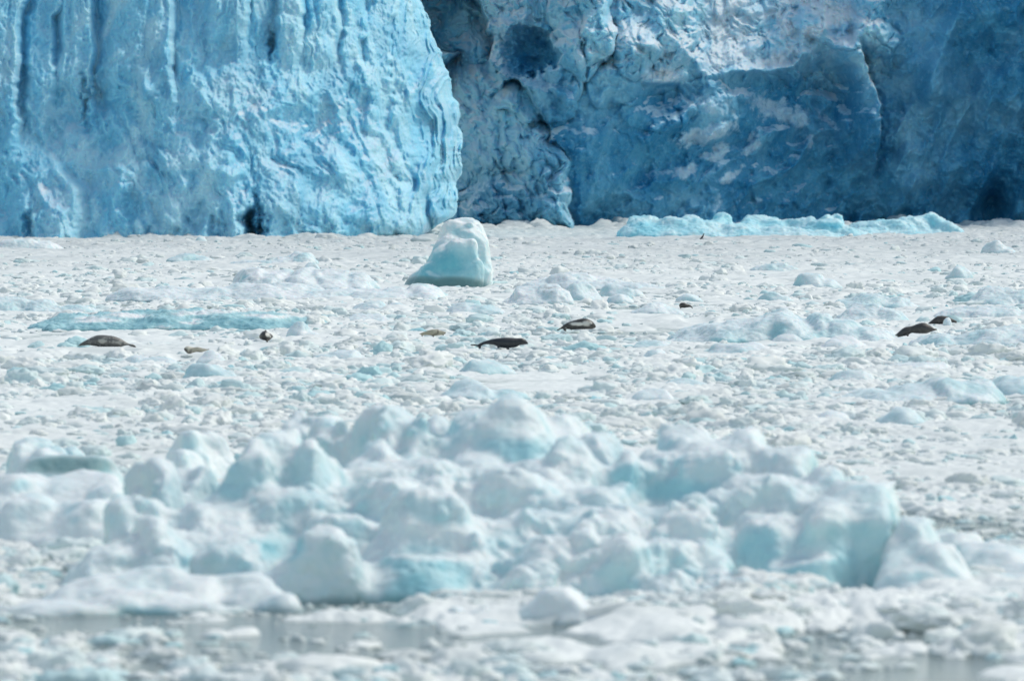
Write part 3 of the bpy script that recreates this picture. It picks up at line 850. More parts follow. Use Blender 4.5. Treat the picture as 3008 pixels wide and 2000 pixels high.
# long blue floes at the foot of the cliff
G_FAR = "blue floes at the foot of the cliff"
piece("ice_floe", [(1895, 638, 100, 599, 5, 3.0), (1960, 640, 110, 599, 5), (2010, 636, 130, 600, 5), (2080, 650, 140, 600, 5), (2121, 628, 52, 601, 3, 3.2), (2180, 660, 170, 599, 5), (2280, 668, 190, 599, 4), (2370, 680, 170, 598, 4), (1990, 665, 200, 597, 4), (2250, 685, 300, 597, 4)],
      "long bright blue floe with a square knob at the foot of the cliff", 0.10, 1, 0.17, 0.8, M_FAR, blues=((1905, 672, 60, 32, 1.15), (2190, 685, 70, 20, .8), (1990, 660, 50, 25, .5)), base_blue=0.5, group=G_FAR, crust=0.2)
piece("ice_floe", [(2240, 640, 130, 606, 4), (2330, 642, 170, 606, 4), (2420, 650, 150, 605, 4), (2425, 629, 62, 605.5, 2.5, 3.0, 8), (2460, 632, 30, 605.5, 1.5), (2480, 668, 130, 604, 3)],
      "blue floe with a jagged tip behind the long knobbed floe", 0.10, 1, 0.16, 0.9, M_FAR, blues=((2420, 668, 70, 26, 1.0), (2300, 660, 90, 15, .6)), base_blue=0.55, group=G_FAR, crust=0.2)
piece("ice_floe", [(2560, 655, 150, 616, 4), (2640, 648, 140, 616, 4), (2690, 636, 110, 617, 4), (2742, 627, 80, 617, 3, 2.1), (2770, 650, 80, 616, 3), (2620, 672, 260, 614, 3)],
      "pale floe rising to a peak at its right end below the darkest cliff", 0.10, 1, 0.16, 0.9, M_FAR, blues=((2650, 668, 90, 16, .55),), base_blue=0.5, group=G_FAR, crust=0.2)

# floes of the middle distance: (label, name, lobes as (px, ytop, w, power), y_base, depth, base_blue, blues, wets, dirts)
def mid(label, lobes, yb, dep, bb=0.12, blues=(), wets=(), dirts=(), name="ice_floe", group="floes in the middle distance", amp=None, crust=0.25, snows=()):
    d = dist_of(yb)
    L = []
    for i, l in enumerate(lobes):
        l = list(l) + [2.5] if len(l) == 3 else list(l)
        L.append((l[0], l[1], l[2], d + dep * 0.5 + (l[4] if len(l) > 4 else 0), dep * min(1.0, 0.5 + l[2] / 300.0), l[3], 0, 0.2))
    vox = 0.05 if d < 320 else 0.07
    w = max(l[2] for l in lobes) / F * d
    a = amp if amp is not None else min(0.07, 0.04 * w)
    cat = "ice chunk" if name == "ice_chunk" else "ice floe"
    return piece(name, L, label, vox, 2, a, 1.6, M_FLOE, cat=cat, blues=blues, wets=wets, dirts=dirts, base_blue=bb + 0.14, group=group, crust=crust, snows=snows)


mid("long white ridge floe with a rounded pale blue right end", [(430, 848, 160), (530, 842, 190), (640, 845, 200), (760, 833, 190), (850, 838, 200), (960, 850, 200), (1070, 852, 200), (1170, 848, 150), (1240, 836, 95)], 888, 4, .15, ((1000, 878, 180, 15, .5), (1230, 868, 60, 18, .5)))
mid("pale blue low floe at the left edge beside the long ridge", [(20, 876, 170), (110, 884, 150), (200, 896, 130)], 925, 3, .35)
mid("flat floe showing a long aqua face under a snowy rim", [(230, 930, 200), (350, 920, 240), (500, 914, 260), (640, 914, 260), (760, 922, 240), (870, 935, 170)], 972, 5, .75, ((700, 950, 190, 24, 1.35), (450, 950, 130, 24, 1.2), (260, 957, 110, 16, 1.1), (850, 957, 100, 16, 1.0)), amp=.09, crust=0.05, snows=((560, 924, 70, 8), (300, 942, 70, 7), (480, 960, 50, 5), (650, 914, 120, 7), (370, 926, 80, 8), (250, 936, 60, 8), (800, 928, 90, 8), (560, 945, 40, 5)))
mid("grey snowy mound with a dark rounded left end", [(745, 785, 85), (810, 790, 120), (900, 785, 120), (980, 792, 120), (1050, 805, 90)], 856, 5, .12, ((725, 828, 22, 35, .6),), dirts=((730, 815, 40, 45, .45),))
mid("small twin-peaked pale blue floe far out left of the aqua iceberg", [(845, 752, 60), (880, 739, 70), (760, 766, 130), (905, 752, 30)], 782, 3, .3, ((870, 765, 40, 12, .5),))
mid("pale block on the grey mound's back", [(915, 774, 60, 2.2)], 824, 1.4, .2, name="ice_chunk")
mid("flat pale teal floe far out at left", [(545, 746, 70), (590, 752, 60)], 772, 3, .4)
mid("round pale ice boulder left of a pair of boulders before the long ridge", [(1084, 884, 78)], 918, 1.4, .3, name="ice_chunk")
mid("round pale ice boulder next to its lower twin before the long ridge", [(1160, 888, 70)], 916, 1.4, .3, name="ice_chunk")
mid("wide smooth pale boulder in front of the aqua iceberg", [(1370, 890, 80), (1420, 896, 90)], 930, 1.8, .3, name="ice_chunk")
mid("low pale boulder behind the tan seal", [(1090, 922, 120)], 954, 1.8, .25, name="ice_chunk")
mid("upright white block right of the round dark seal", [(880, 944, 55, 2.2), (905, 975, 60)], 1000, 1.2, .2, name="ice_chunk")
mid("grey rounded block behind the small cream seal's teal dome", [(620, 1030, 62)], 1080, 1.0, .25, name="ice_chunk")
mid("teal dome of ice below the small cream seal", [(610, 1068, 100, 2.3), (660, 1092, 70)], 1128, 1.4, .5, wets=((600, 1115, 60, 14, .35),), name="ice_chunk")
mid("pale blue slanting slab between the round seal and the black seal", [(1010, 1026, 90, 2.4), (960, 1045, 90), (1060, 1052, 60)], 1078, 1.4, .3, name="ice_chunk")
mid("pale lump in front of the black seal", [(1430, 1054, 120, 2.3), (1400, 1075, 80)], 1108, 1.4, .3, name="ice_chunk")
mid("teal-based boulder just behind the big iceberg's peak", [(1385, 1122, 120, 2.3), (1345, 1150, 80), (1460, 1150, 150)], 1184, 1.8, .42, wets=((1350, 1175, 50, 12, .3),), name="ice_chunk")
mid("pair of low grey-blue humps under the mottled grey seal", [(400, 1045, 70), (460, 1050, 100)], 1078, 1.4, .28, name="ice_chunk")
mid("flat teal floe at the left edge behind the iceberg", [(20, 1138, 110), (90, 1146, 80)], 1164, 2.0, .5)
mid("low flat grey-teal floe in the open middle left of the black seal", [(880, 1088, 120), (960, 1092, 110)], 1118, 2.0, .4)
mid("two-lobed pale blue floe with a broad sloping right wing", [(2100, 950, 170), (2180, 930, 150), (2310, 912, 150, 2.3), (2250, 935, 140), (2350, 950, 90), (2040, 985, 130), (2410, 918, 70, 2.2), (2470, 940, 130), (2540, 965, 150), (2600, 985, 120)], 1015, 4, .3,
    ((2150, 990, 80, 30, .75), (2290, 975, 45, 35, .65), (2110, 1000, 50, 25, .6)))
mid("wide white lump in front of the two-lobed floe", [(2150, 1012, 110), (2220, 1006, 110), (2110, 1028, 80)], 1052, 1.6, .15, name="ice_chunk")
mid("white lump before the two-lobed floe's right wing", [(2480, 990, 105)], 1032, 1.3, .15, name="ice_chunk")
mid("pale lump left of the two-lobed floe", [(1920, 998, 90), (1955, 1012, 60)], 1035, 1.3, .2, name="ice_chunk")
mid("pointed white lump left of the wide white lump", [(1925, 1024, 70, 2.2)], 1066, 1.1, .2, name="ice_chunk")
mid("small white lump against the two-lobed floe's blue face", [(2308, 984, 78)], 1018, 1.1, .1, name="ice_chunk")
mid("smooth pale blue dome behind the two-lobed floe", [(2555, 893, 150, 2.4), (2600, 920, 90), (2500, 920, 70)], 958, 2.4, .35, ((2530, 925, 60, 25, .5),), name="ice_chunk")
mid("darker blue hump behind the smooth pale dome", [(2560, 866, 170), (2620, 876, 100), (2490, 882, 70)], 912, 2.2, .42, name="ice_chunk")
mid("round blue-white boulder on the far right ice", [(2382, 801, 75), (2430, 820, 60)], 853, 1.6, .3, name="ice_chunk")
mid("squarish pale boulder far out near the right edge", [(2815, 783, 55, 3.2)], 824, 1.4, .3, name="ice_chunk")
mid("dome of pale ice in the cluster right of the aqua iceberg", [(1705, 830, 95, 2.4)], 893, 1.8, .32, name="ice_chunk")
mid("wider dome at the right of that cluster", [(1818, 833, 95), (1862, 850, 60)], 882, 1.8, .3, name="ice_chunk")
mid("small pale knob in front of the wider dome", [(1822, 864, 56)], 898, 1.0, .25, name="ice_chunk")
mid("dirt-streaked low floe right of the aqua iceberg", [(1560, 836, 110), (1620, 840, 90), (1550, 868, 110)], 900, 2.6, .12, dirts=((1615, 850, 28, 18, .9), (1555, 870, 30, 10, .6)))
mid("white shelf of ice behind the dirt-streaked floe", [(1680, 806, 150), (1760, 820, 160), (1860, 832, 140), (1610, 822, 100)], 856, 3, .2)
mid("slanted grey-blue slab far out in the right half", [(2275, 772, 105)], 806, 1.8, .35, name="ice_chunk")
mid("snowy lump left of the smallest dark seal", [(1920, 890, 100), (1965, 900, 60)], 930, 1.6, .18, name="ice_chunk")
mid("grey-blue boulder behind the smallest dark seal", [(2025, 860, 56)], 890, 1.2, .35, name="ice_chunk")
mid("angular grey-blue block right of the smallest dark seal", [(2270, 855, 70, 2.2), (2300, 870, 50)], 892, 1.4, .38, name="ice_chunk")
mid("pale blue floe at the right edge behind the two dark seals", [(2930, 846, 130), (2990, 850, 120), (3060, 848, 150)], 908, 3, .35)
mid("long low white floe touching the right edge", [(2850, 906, 150), (2930, 900, 160), (3020, 908, 170)], 940, 3, .22)
mid("streaked blue floe at the right edge below the two dark seals", [(2760, 985, 120), (2860, 975, 170), (2940, 962, 160), (3030, 958, 180)], 1022, 3, .3, ((2830, 1000, 70, 16, .65), (2960, 990, 60, 14, .5)))
mid("flat-topped grey slab lying in the right half", [(2690, 1066, 165, 3.4)], 1108, 1.6, .2, name="ice_chunk")
mid("rounded grey-white boulder left of the flat-topped slab", [(2500, 1085, 100, 2.4), (2540, 1105, 60)], 1138, 1.3, .25, name="ice_chunk")
mid("teal-edged dome just behind the iceberg's right-back mound", [(2010, 1111, 110, 2.4), (1985, 1128, 90)], 1154, 1.4, .42, name="ice_chunk")
mid("white lump in the gap left of the teal-edged dome", [(1915, 1140, 90)], 1192, 1.2, .2, name="ice_chunk")
mid("ridged blue-white floe stretching to the right edge", [(2340, 1160, 160), (2450, 1155, 170), (2560, 1145, 180), (2680, 1125, 190), (2800, 1112, 180), (2880, 1112, 110)], 1192, 3.2, .35, ((2500, 1178, 160, 14, .55),))
mid("blue dome at the right edge joined to the ridged floe", [(2960, 1104, 110), (3020, 1110, 120)], 1172, 2.4, .5)
mid("pointed pale block far out at the right", [(2920, 706, 50, 2.2), (2945, 722, 50)], 748, 2, .25, name="ice_chunk")
mid("pyramid of white ice right of the iceberg's right-back mound", [(2645, 1196, 95, 2.1), (2680, 1225, 70)], 1260, 1.2, .2, name="ice_chunk")
mid("low rounded lump left of the white pyramid", [(2440, 1210, 85)], 1250, 1.1, .2, name="ice_chunk")
mid("white crumbly hummock at the foot of the buttress on the far left", [(60, 702, 130), (120, 712, 90), (20, 716, 80)], 738, 3, .2)
mid("tiny white knob standing before the cave in the buttress", [(590, 694, 30)], 716, 1.2, .1, name="ice_chunk")


# ------------------------------------------------------------------ seals
def tube(stations, seg=18, y0=0.0, widen=1.15, flat=1.0):
    """stations (x, ztop, zbot): body of revolution-like cross sections"""
    V, T = [], []
    n = len(stations)
    ang = np.arange(seg) * 2 * math.pi / seg
    for (x, zt, zb) in stations:
        c, r = (zt + zb) / 2, max((zt - zb) / 2, 0.004)
        V.append(np.stack([np.full(seg, x), y0 + np.cos(ang) * r * widen, c + np.sin(ang) * r * flat], -1))
    V = np.vstack(V)
    for i in range(n - 1):
        for j in range(seg):
            a, b = i * seg + j, i * seg + (j + 1) % seg
            T += [(a, b, b + seg), (a, b + seg, a + seg)]
    for ring, flip in ((0, True), (n - 1, False)):
        c = len(V)
        V = np.vstack([V, V[ring * seg:(ring + 1) * seg].mean(0)])
        for j in range(seg):
            a, b = ring * seg + j, ring * seg + (j + 1) % seg
            T.append((c, b, a) if flip else (c, a, b))
    return V, np.array(T)


def resample(pts, xs):
    pts = sorted(pts)
    x = np.array([p[0] for p in pts]); y = np.array([p[1] for p in pts])
    # smooth interpolation through the outline points
    t = np.interp(xs, x, y)
    k = np.array([0.25, 0.5, 0.25])
    tt = np.convolve(np.pad(t, 1, mode='edge'), k, 'valid')
    tt[0], tt[-1] = t[0], t[-1]
    return tt


def seal(label, y_base, zoom, top, bot, flippers, mat, pale=(), dark=(), widen=1.15, z0=0.2, yaw=0.0, name="seal", voxel=0.016):
    """outline points in the zoomed crop; zoom = (x0, y0, scale)"""
    zx, zy, zs = zoom
    d = dist_of(y_base, z0)
    P = lambda q: (zx + q[0] / zs, zy + q[1] / zs)
    top, bot = [P(q) for q in top], [P(q) for q in bot]
    x0 = (top[0][0] + top[-1][0]) / 2
    wx = lambda px: (px - x0) / F * d
    wz = lambda py: (y_base - py) / F * d
    xs = np.linspace(top[0][0], top[-1][0], 40)
    zt, zb = resample(top, xs), resample(bot, xs)
    V, T = tube([(wx(x), wz(a), wz(b)) for x, a, b in zip(xs, zt, zb)], widen=widen)
    Vs, Ts, n = [V], [T], len(V)
    for (pts, y, thick, wid) in flippers:
        pts = [P(q) for q in pts]
        st = [(wx(p[0]), wz(p[1]) + t / 2, wz(p[1]) - t / 2) for p, t in zip(pts, np.linspace(thick, thick * 0.5, len(pts)))]
        # sweep along the flipper's own line
        v = []
        seg = 10
        ang = np.arange(seg) * 2 * math.pi / seg
        for i, p in enumerate(pts):
            a = np.array([wx(pts[max(i - 1, 0)][0]), wz(pts[max(i - 1, 0)][1])]); b = np.array([wx(pts[min(i + 1, len(pts) - 1)][0]), wz(pts[min(i + 1, len(pts) - 1)][1])])
            tdir = (b - a) / max(np.linalg.norm(b - a), 1e-6)
            nrm = np.array([-tdir[1], tdir[0]])
            w = thick * (1.0 - 0.35 * i / max(len(pts) - 1, 1))
            ww = wid * (0.8 + 0.4 * i / max(len(pts) - 1, 1))
            c = np.array([wx(p[0]), wz(p[1])])
            ring = np.stack([c[0] + nrm[0] * np.sin(ang) * w, y + np.cos(ang) * ww, c[1] + nrm[1] * np.sin(ang) * w], -1)
            v.append(ring)
        m = len(pts)
        v = np.vstack(v)
        t = []
        for i in range(m - 1):
            for j in range(seg):
                a, b = i * seg + j, i * seg + (j + 1) % seg
                t += [(a, b, b + seg), (a, b + seg, a + seg)]
        for ring, fl in ((0, True), (m - 1, False)):
            c = len(v)
            v = np.vstack([v, v[ring * seg:(ring + 1) * seg].mean(0)])
            for j in range(seg):
                a, b = ring * seg + j, ring * seg + (j + 1) % seg
                t.append((c, b, a) if fl else (c, a, b))
        Vs.append(v); Ts.append(np.array(t) + n); n += len(v)
    me = remesh(name, np.vstack(Vs), np.vstack(Ts), voxel, 2)
    nv = len(me.vertices)
    co = np.empty(nv * 3, np.float32); me.vertices.foreach_get("co", co); co = co.reshape(-1, 3).astype(float)
    px, py = x0 + co[:, 0] / d * F, y_base - co[:, 2] / d * F
    for key, spots in (("pale", pale), ("dark", dark)):
        val = np.zeros(nv)
        for (x, y, rx, ry, a) in spots:
            qx, qy = P((x, y))
            val = np.maximum(val, a * (1 - sstep(0.55, 1.25, np.sqrt(ell(px, py, qx, qy, rx / zs, ry / zs)) + 0.35 * fbm3(co, 9.0, 2, 5))))
        at_ = me.attributes.new(key, 'FLOAT', 'POINT'); at_.data.foreach_set("value", val.astype(np.float32))
    me.polygons.foreach_set("use_smooth", np.ones(len(me.polygons), dtype=bool))
    me.materials.clear(); me.materials.append(mat)
    o = link(name, me, ((x0 - CX) / F * d, d, z0))
    tag(o, label, "seal", "harbour seals hauled out on the brash ice")
    LANDMARKS.append((x0, y_base, label))
    KEEP.append((top[0][0] - 6, top[-1][0] + 6, y_base - 1, d - 0.3, 0.0))
    SEALS.append((x0, y_base, (top[-1][0] - top[0][0]) / 2, d, z0))
    return o


SEALS = []
F_GREY = fur_material("mottled_fur", (0.115, 0.115, 0.110), (0.42, 0.41, 0.37), 16.0, 0.55)
F_BLACK = fur_material("black_fur", (0.016, 0.020, 0.026), (0.05, 0.055, 0.06), 6.0, 0.4)
F_CREAM = fur_material("cream_fur", (0.42, 0.39, 0.31), (0.68, 0.65, 0.55), 10.0, 0.5)
F_TAN = fur_material("tan_fur", (0.36, 0.33, 0.245), (0.54, 0.51, 0.39), 10.0, 0.5)
F_DARK = fur_material("dark_brown_fur", (0.042, 0.040, 0.038), (0.62, 0.61, 0.56), 11.0, 0.06)

seal("large mottled grey seal lying on the ice at far left", 1020, (200, 940, 9.436),
     [(268, 712), (330, 660), (400, 608), (550, 530), (700, 450), (830, 412), (1000, 410), (1250, 438), (1450, 508), (1580, 590), (1700, 655), (1800, 690)],
     [(268, 728), (450, 705), (600, 700), (850, 735), (950, 760), (1100, 755), (1300, 750), (1450, 745), (1600, 705), (1700, 705), (1800, 715)],
     [([(1700, 690), (1790, 715), (1880, 755)], 0.06, 0.035, 0.05), ([(1700, 690), (1800, 700), (1870, 735)], -0.07, 0.035, 0.05), ([(860, 700), (900, 740), (960, 770)], -0.2, 0.05, 0.06)],
     F_GREY, pale=((950, 590, 110, 60, .9), (1420, 610, 130, 50, .7), (1650, 640, 120, 40, .6)), dark=((1860, 745, 60, 50, .8), (420, 640, 160, 90, .35)))

seal("small cream seal with a dark face lying near the mottled grey seal", 1040, (520, 940, 7.372),
     [(145, 628), (180, 575), (240, 560), (320, 580), (360, 590), (450, 578), (540, 605), (620, 622), (690, 638)],
     [(145, 640), (190, 690), (240, 740), (320, 715), (420, 690), (520, 700), (600, 675), (690, 646)],
     [([(620, 640), (660, 640), (705, 632)], 0.03, 0.02, 0.05), ([(330, 680), (300, 710), (260, 738)], -0.09, 0.03, 0.05)],
     F_CREAM, pale=((250, 590, 80, 40, .8),), dark=((190, 660, 60, 60, .9), (300, 680, 60, 60, .6), (500, 690, 80, 25, .6)))  # dark face; the lower dark spots paint the shadow under the body

seal("round-looking dark seal with a pale patch, seen end-on", 1003, (520, 940, 7.372),
     [(1778, 350), (1800, 300), (1850, 245), (1925, 225), (1960, 262), (2010, 285), (2060, 320), (2080, 350)],
     [(1778, 370), (1800, 410), (1850, 430), (1925, 450), (1990, 452), (2030, 410), (2060, 385), (2080, 365)],
     [([(1900, 265), (1915, 235), (1930, 215)], 0.0, 0.03, 0.04), ([(1950, 420), (1960, 450), (1950, 475)], -0.25, 0.035, 0.07), ([(2030, 330), (2065, 345), (2055, 385)], -0.3, 0.025, 0.03)],
     F_DARK, pale=((1965, 315, 42, 45, 1.0), (2030, 350, 22, 26, .8)), widen=2.2)

seal("tan seal with a dark collar lying right of the round dark seal", 988, (1200, 940, 11.795),
     [(385, 478), (450, 440), (560, 400), (700, 350), (800, 325), (900, 318), (1010, 318), (1060, 345), (1140, 370), (1230, 395), (1310, 415)],
     [(385, 492), (480, 540), (560, 525), (650, 520), (760, 530), (860, 560), (960, 545), (1080, 525), (1180, 520), (1250, 500), (1310, 440)],
     [([(450, 500), (470, 540), (475, 580)], 0.05, 0.02, 0.05), ([(420, 480), (400, 475), (380, 482)], -0.04, 0.02, 0.05), ([(840, 530), (860, 560), (870, 585)], -0.1, 0.025, 0.05), ([(1180, 500), (1210, 520), (1215, 545)], -0.06, 0.02, 0.03)],
     F_TAN, pale=((930, 370, 80, 30, .6),), dark=((1020, 390, 26, 70, .75), (960, 480, 100, 40, .55), (850, 560, 60, 40, .8), (470, 555, 40, 40, .7), (1270, 470, 50, 40, .55), (1210, 520, 40, 30, .8)))

seal("sleek black seal with raised tail flippers in the centre", 1024, (1360, 960, 9.829),
     [(400, 535), (470, 480), (550, 440), (700, 390), (850, 350), (1000, 325), (1200, 305), (1380, 308), (1500, 322), (1600, 325), (1690, 318), (1735, 325), (1760, 355), (1810, 362), (1850, 420), (1890, 478)],
     [(400, 560), (450, 590), (500, 610), (550, 530), (620, 505), (800, 510), (920, 525), (1000, 580), (1100, 600), (1250, 620), (1400, 605), (1540, 590), (1620, 535), (1720, 515), (1890, 500)],
     [([(450, 540), (400, 535), (320, 522), (215, 522)], 0.05, 0.03, 0.04), ([(470, 560), (490, 590), (500, 622)], -0.05, 0.05, 0.05), ([(1270, 590), (1290, 620), (1340, 640)], -0.17, 0.04, 0.06), ([(1010, 560), (1030, 590), (1040, 612)], -0.1, 0.04, 0.05)],
     F_BLACK)

seal("black seal curled with a white flank, behind the sleek black one", 972, (1610, 910, 13.1),
     [(330, 755), (400, 735), (480, 690), (560, 610), (700, 510), (850, 450), (1000, 405), (1200, 350), (1350, 325), (1480, 330), (1600, 375), (1720, 450), (1800, 530), (1840, 610), (1850, 640)],
     [(330, 790), (400, 815), (450, 760), (560, 735), (640, 760), (760, 740), (900, 765), (1100, 760), (1300, 755), (1500, 750), (1650, 750), (1760, 730), (1850, 660)],
     [([(600, 740), (650, 775), (690, 815)], -0.1, 0.035, 0.06), ([(880, 740), (900, 765), (910, 775)], -0.15, 0.03, 0.05)],
     F_DARK, pale=((1150, 540, 280, 62, 1.0), (1480, 520, 190, 85, .9), (1670, 510, 30, 40, .9), (690, 700, 45, 22, .8), (1500, 590, 130, 45, .6)))

seal("smallest dark seal lying alone by the grey-blue boulder", 907, (1960, 860, 19.66),
     [(675, 700), (720, 640), (790, 575), (900, 560), (1000, 565), (1100, 610), (1250, 650), (1350, 710), (1440, 790), (1470, 850)],
     [(675, 740), (720, 840), (770, 895), (880, 865), (1000, 880), (1100, 860), (1250, 840), (1360, 830), (1420, 860), (1470, 880)],
     [([(1400, 810), (1445, 860), (1440, 930)], 0.0, 0.02, 0.05), ([(740, 820), (765, 860), (775, 900)], -0.08, 0.025, 0.05)],
     F_DARK, pale=((1200, 660, 130, 40, .55), (1330, 690, 80, 40, .5)))

seal("dark brown seal with a pale muzzle in front of another at right", 991, (2590, 900, 9.073),
     [(305, 795), (380, 745), (470, 660), (560, 580), (640, 545), (800, 525), (950, 465), (1080, 430), (1200, 450), (1300, 510), (1380, 575), (1465, 622)],
     [(305, 808), (440, 825), (550, 800), (690, 775), (800, 700), (900, 720), (1000, 725), (1200, 725), (1330, 670), (1465, 632)],
     [([(1380, 600), (1430, 615), (1475, 612)], 0.05, 0.03, 0.06), ([(660, 740), (690, 770), (700, 790)], -0.16, 0.04, 0.06)],
     F_DARK, pale=((375, 795, 55, 28, .75),))

seal("dark seal half hidden behind a white lump at right", 953, (2590, 900, 9.073),
     [(1240, 440), (1310, 390), (1400, 310), (1500, 252), (1600, 245), (1720, 258), (1800, 285), (1900, 340), (1980, 375), (2010, 395)],
     [(1240, 465), (1320, 485), (1420, 465), (1540, 478), (1650, 470), (1760, 460), (1880, 425), (1960, 440), (2010, 415)],
     [([(1920, 390), (1970, 415), (1995, 435)], 0.03, 0.035, 0.07)],
     F_DARK)
mid("rounded white lump hiding part of the rear dark seal", [(2783, 930, 20, 3.0)], 974, 0.5, .05, name="ice_chunk")


# ------------------------------------------------------------------ a bird over the ice
def build_bird():
    d = 560.0
    body = np.array([[-0.20, 0, 0.02], [0.16, 0, 0.10], [0.24, 0, 0.15]])
    V, T = tube([(-0.26, 0.03, 0.00), (-0.18, 0.07, -0.02), (-0.05, 0.12, -0.02), (0.06, 0.16, 0.03), (0.13, 0.19, 0.08), (0.17, 0.23, 0.13), (0.21, 0.24, 0.17), (0.27, 0.20, 0.19)], 10, widen=0.9)
    me = mesh_from("bird", V, T.ravel(), 3)
    m, nt, bs = new_mat("dark_feathers")
    tc = N(nt, "ShaderNodeTexCoord").outputs["Object"]
    nt.links.new(mixc(nt, noise_node(nt, 12, 3, 0.5, tc), (0.03, 0.03, 0.035), (0.10, 0.10, 0.11)), bs.inputs["Base Color"])
    me.materials.append(m)
    p = at(2064, 700, d)
    root = link("bird", me, p)
    root.rotation_euler = (0, math.radians(-30), 0)
    tag(root, "small dark bird perched before the long knobbed blue floe", "bird")
    for s in (-1, 1):
        v = np.array([[0.08, s * 0.07, 0.12], [-0.08, s * 0.07, 0.09], [-0.30, s * 0.05, 0.05], [-0.12, s * 0.09, 0.0], [0.08, s * 0.09, 0.04]])
        v2 = v + np.array([0, s * 0.02, 0])
        f = [(0, 1, 4), (1, 3, 4), (1, 2, 3)]
        tri = f + [(a + 5, c + 5, b + 5) for a, b, c in f]
        loop = [0, 1, 2, 3, 4]
        for i in range(5):
            a, b = loop[i], loop[(i + 1) % 5]
            tri += [(a, b, b + 5), (a, b + 5, a + 5)]
        w = mesh_from("wing", np.vstack([v, v2]), np.array(tri).ravel(), 3, smooth=False, mat=m)
        link("wing", w, parent=root)
    for s in (-1, 1):
        v, t = tube([(-0.012, 0.02, -0.2), (0.012, 0.02, -0.2)], 6, y0=s * 0.03, widen=0.06)
        lg = mesh_from("leg", v, t.ravel(), 3, mat=m)
        link("leg", lg, parent=root)


build_bird()

# ------------------------------------------------------------------ brash ice: slush sheet and loose chunks
def wet_patch(x, y):
    return sstep(-0.08, 0.3, fbm2(x * 0.55, y * 0.28, 3, 291)) * sstep(98, 95.5, y)


SIGHT = [(-200, 1210, 1852, 94.2), (2350, 2620, 1764, 99.0), (1210, 1500, 1800, 98.0), (1530, 1760, 1868, 96.9)]
KEEP += [(a, b, c, d, 0.001) for a, b, c, d in SIGHT]


def open_lane(x, y):
    """the strips of open silty water along the front of the iceberg"""
    px = CX + x / y * F
    w = 90 * fbm2(x * 0.8, y * 0.4, 2, 261)
    l1 = sstep(-100, 80, px) * (1 - sstep(1180, 1300, px + w)) * sstep(93.6, 95.0, y + w * 0.010) * (1 - sstep(103, 104, y))
    l2 = sstep(2300, 2380, px + w) * (1 - sstep(2600, 2700, px + w)) * sstep(98.6, 99.6, y) * (1 - sstep(104, 105, y))
    l3 = 0.5 * (1 - sstep(240, 330, px + w)) * sstep(104, 106, y) * (1 - sstep(109, 111, y))
    return np.maximum.reduce([l1, l2, l3])


def slush_height(x, y):
    big = fbm2(x * 0.16, y * 0.05, 3, 201)
    px = CX + x / y * F
    mid_ = np.interp(y, [74, 96, 108, 160, 230, 520, 580, 720], [0.22, 0.19, 0.10, 0.10, 0.16, 0.15, 0.20, 0.22])
    m1 = np.clip(0.55 + 0.9 * fbm2(x * 0.55, y * 0.22, 2, 215), 0, 1.2)
    rough = 0.3 + 0.7 * sstep(-0.45, 0.35, fbm2(x * 0.22, y * 0.06, 3, 251))
    h = 0.03 - 0.05 * sstep(98, 95, y) + 0.08 * big + mid_ * m1 * cells2(x * 1.15 + 0.5 * big, y * 0.55, 211) + rough * (0.08 * cells2(x * 2.8 + big, y * 1.3, 213) + 0.05 * fbm2(x * 5.5, y * 2.4, 3, 221)) - 0.055 * sstep(98, 94, y) - 0.16 * wet_patch(x, y)
    near = sstep(170, 110, y)
    right_gap = near * sstep(2.2, 4.5, x) * sstep(112, 122, y)
    h = h - 0.05 * right_gap
    foot = sstep(566, 578, y) * (px < 1340) + sstep(640, 668, y)
    h = h + 0.75 * np.clip(foot, 0, 1) * np.clip(0.15 + 1.2 * fbm2(x * 0.13, y * 0.05, 3, 295), 0, 1) * blocks2(x * 0.9, y * 0.3, 296).clip(0)
    lane = open_lane(x, y)
    h = h - lane * (0.17 + 0.07 * fbm2(x * 0.9, y * 0.55, 3, 281))
    for (x0, x1, yb, dk) in SIGHT:
        pn = px + 110 * fbm2(x * 1.1, y * 0.6, 2, 271)
        w = sstep(x0 - 150, x0 + 60, pn) * (1 - sstep(x1 - 60, x1 + 150, pn)) * (y < dk)
        lim = H - (yb - 12 + 22 * fbm2(x * 1.4, y * 0.7, 2, 275) - Y0) / F * y
        h = np.where(w > 0, np.minimum(h, lim + (1 - w) * 0.5), h)
    for (sx, sy, hw, d, z0) in SEALS:
        cx = (sx - CX) / F * d
        w = np.exp(-((x - cx) / (hw / F * d + 0.3)) ** 4 - ((y - d) / 1.6) ** 4)
        h = h * (1 - w) + w * np.minimum(z0 - 0.08 + 0.6 * h, z0 + 0.02)
        # the ice falls away before the animal
        w2 = np.exp(-((x - cx) / (hw / F * d + 0.4)) ** 4) * sstep(d - 30, d - 20, y) * sstep(d - 0.8, d - 1.8, y)
        lim = 0.05
        h = np.where(w2 > 0.05, np.minimum(h, lim + (1 - w2) * 0.3), h)
    return h


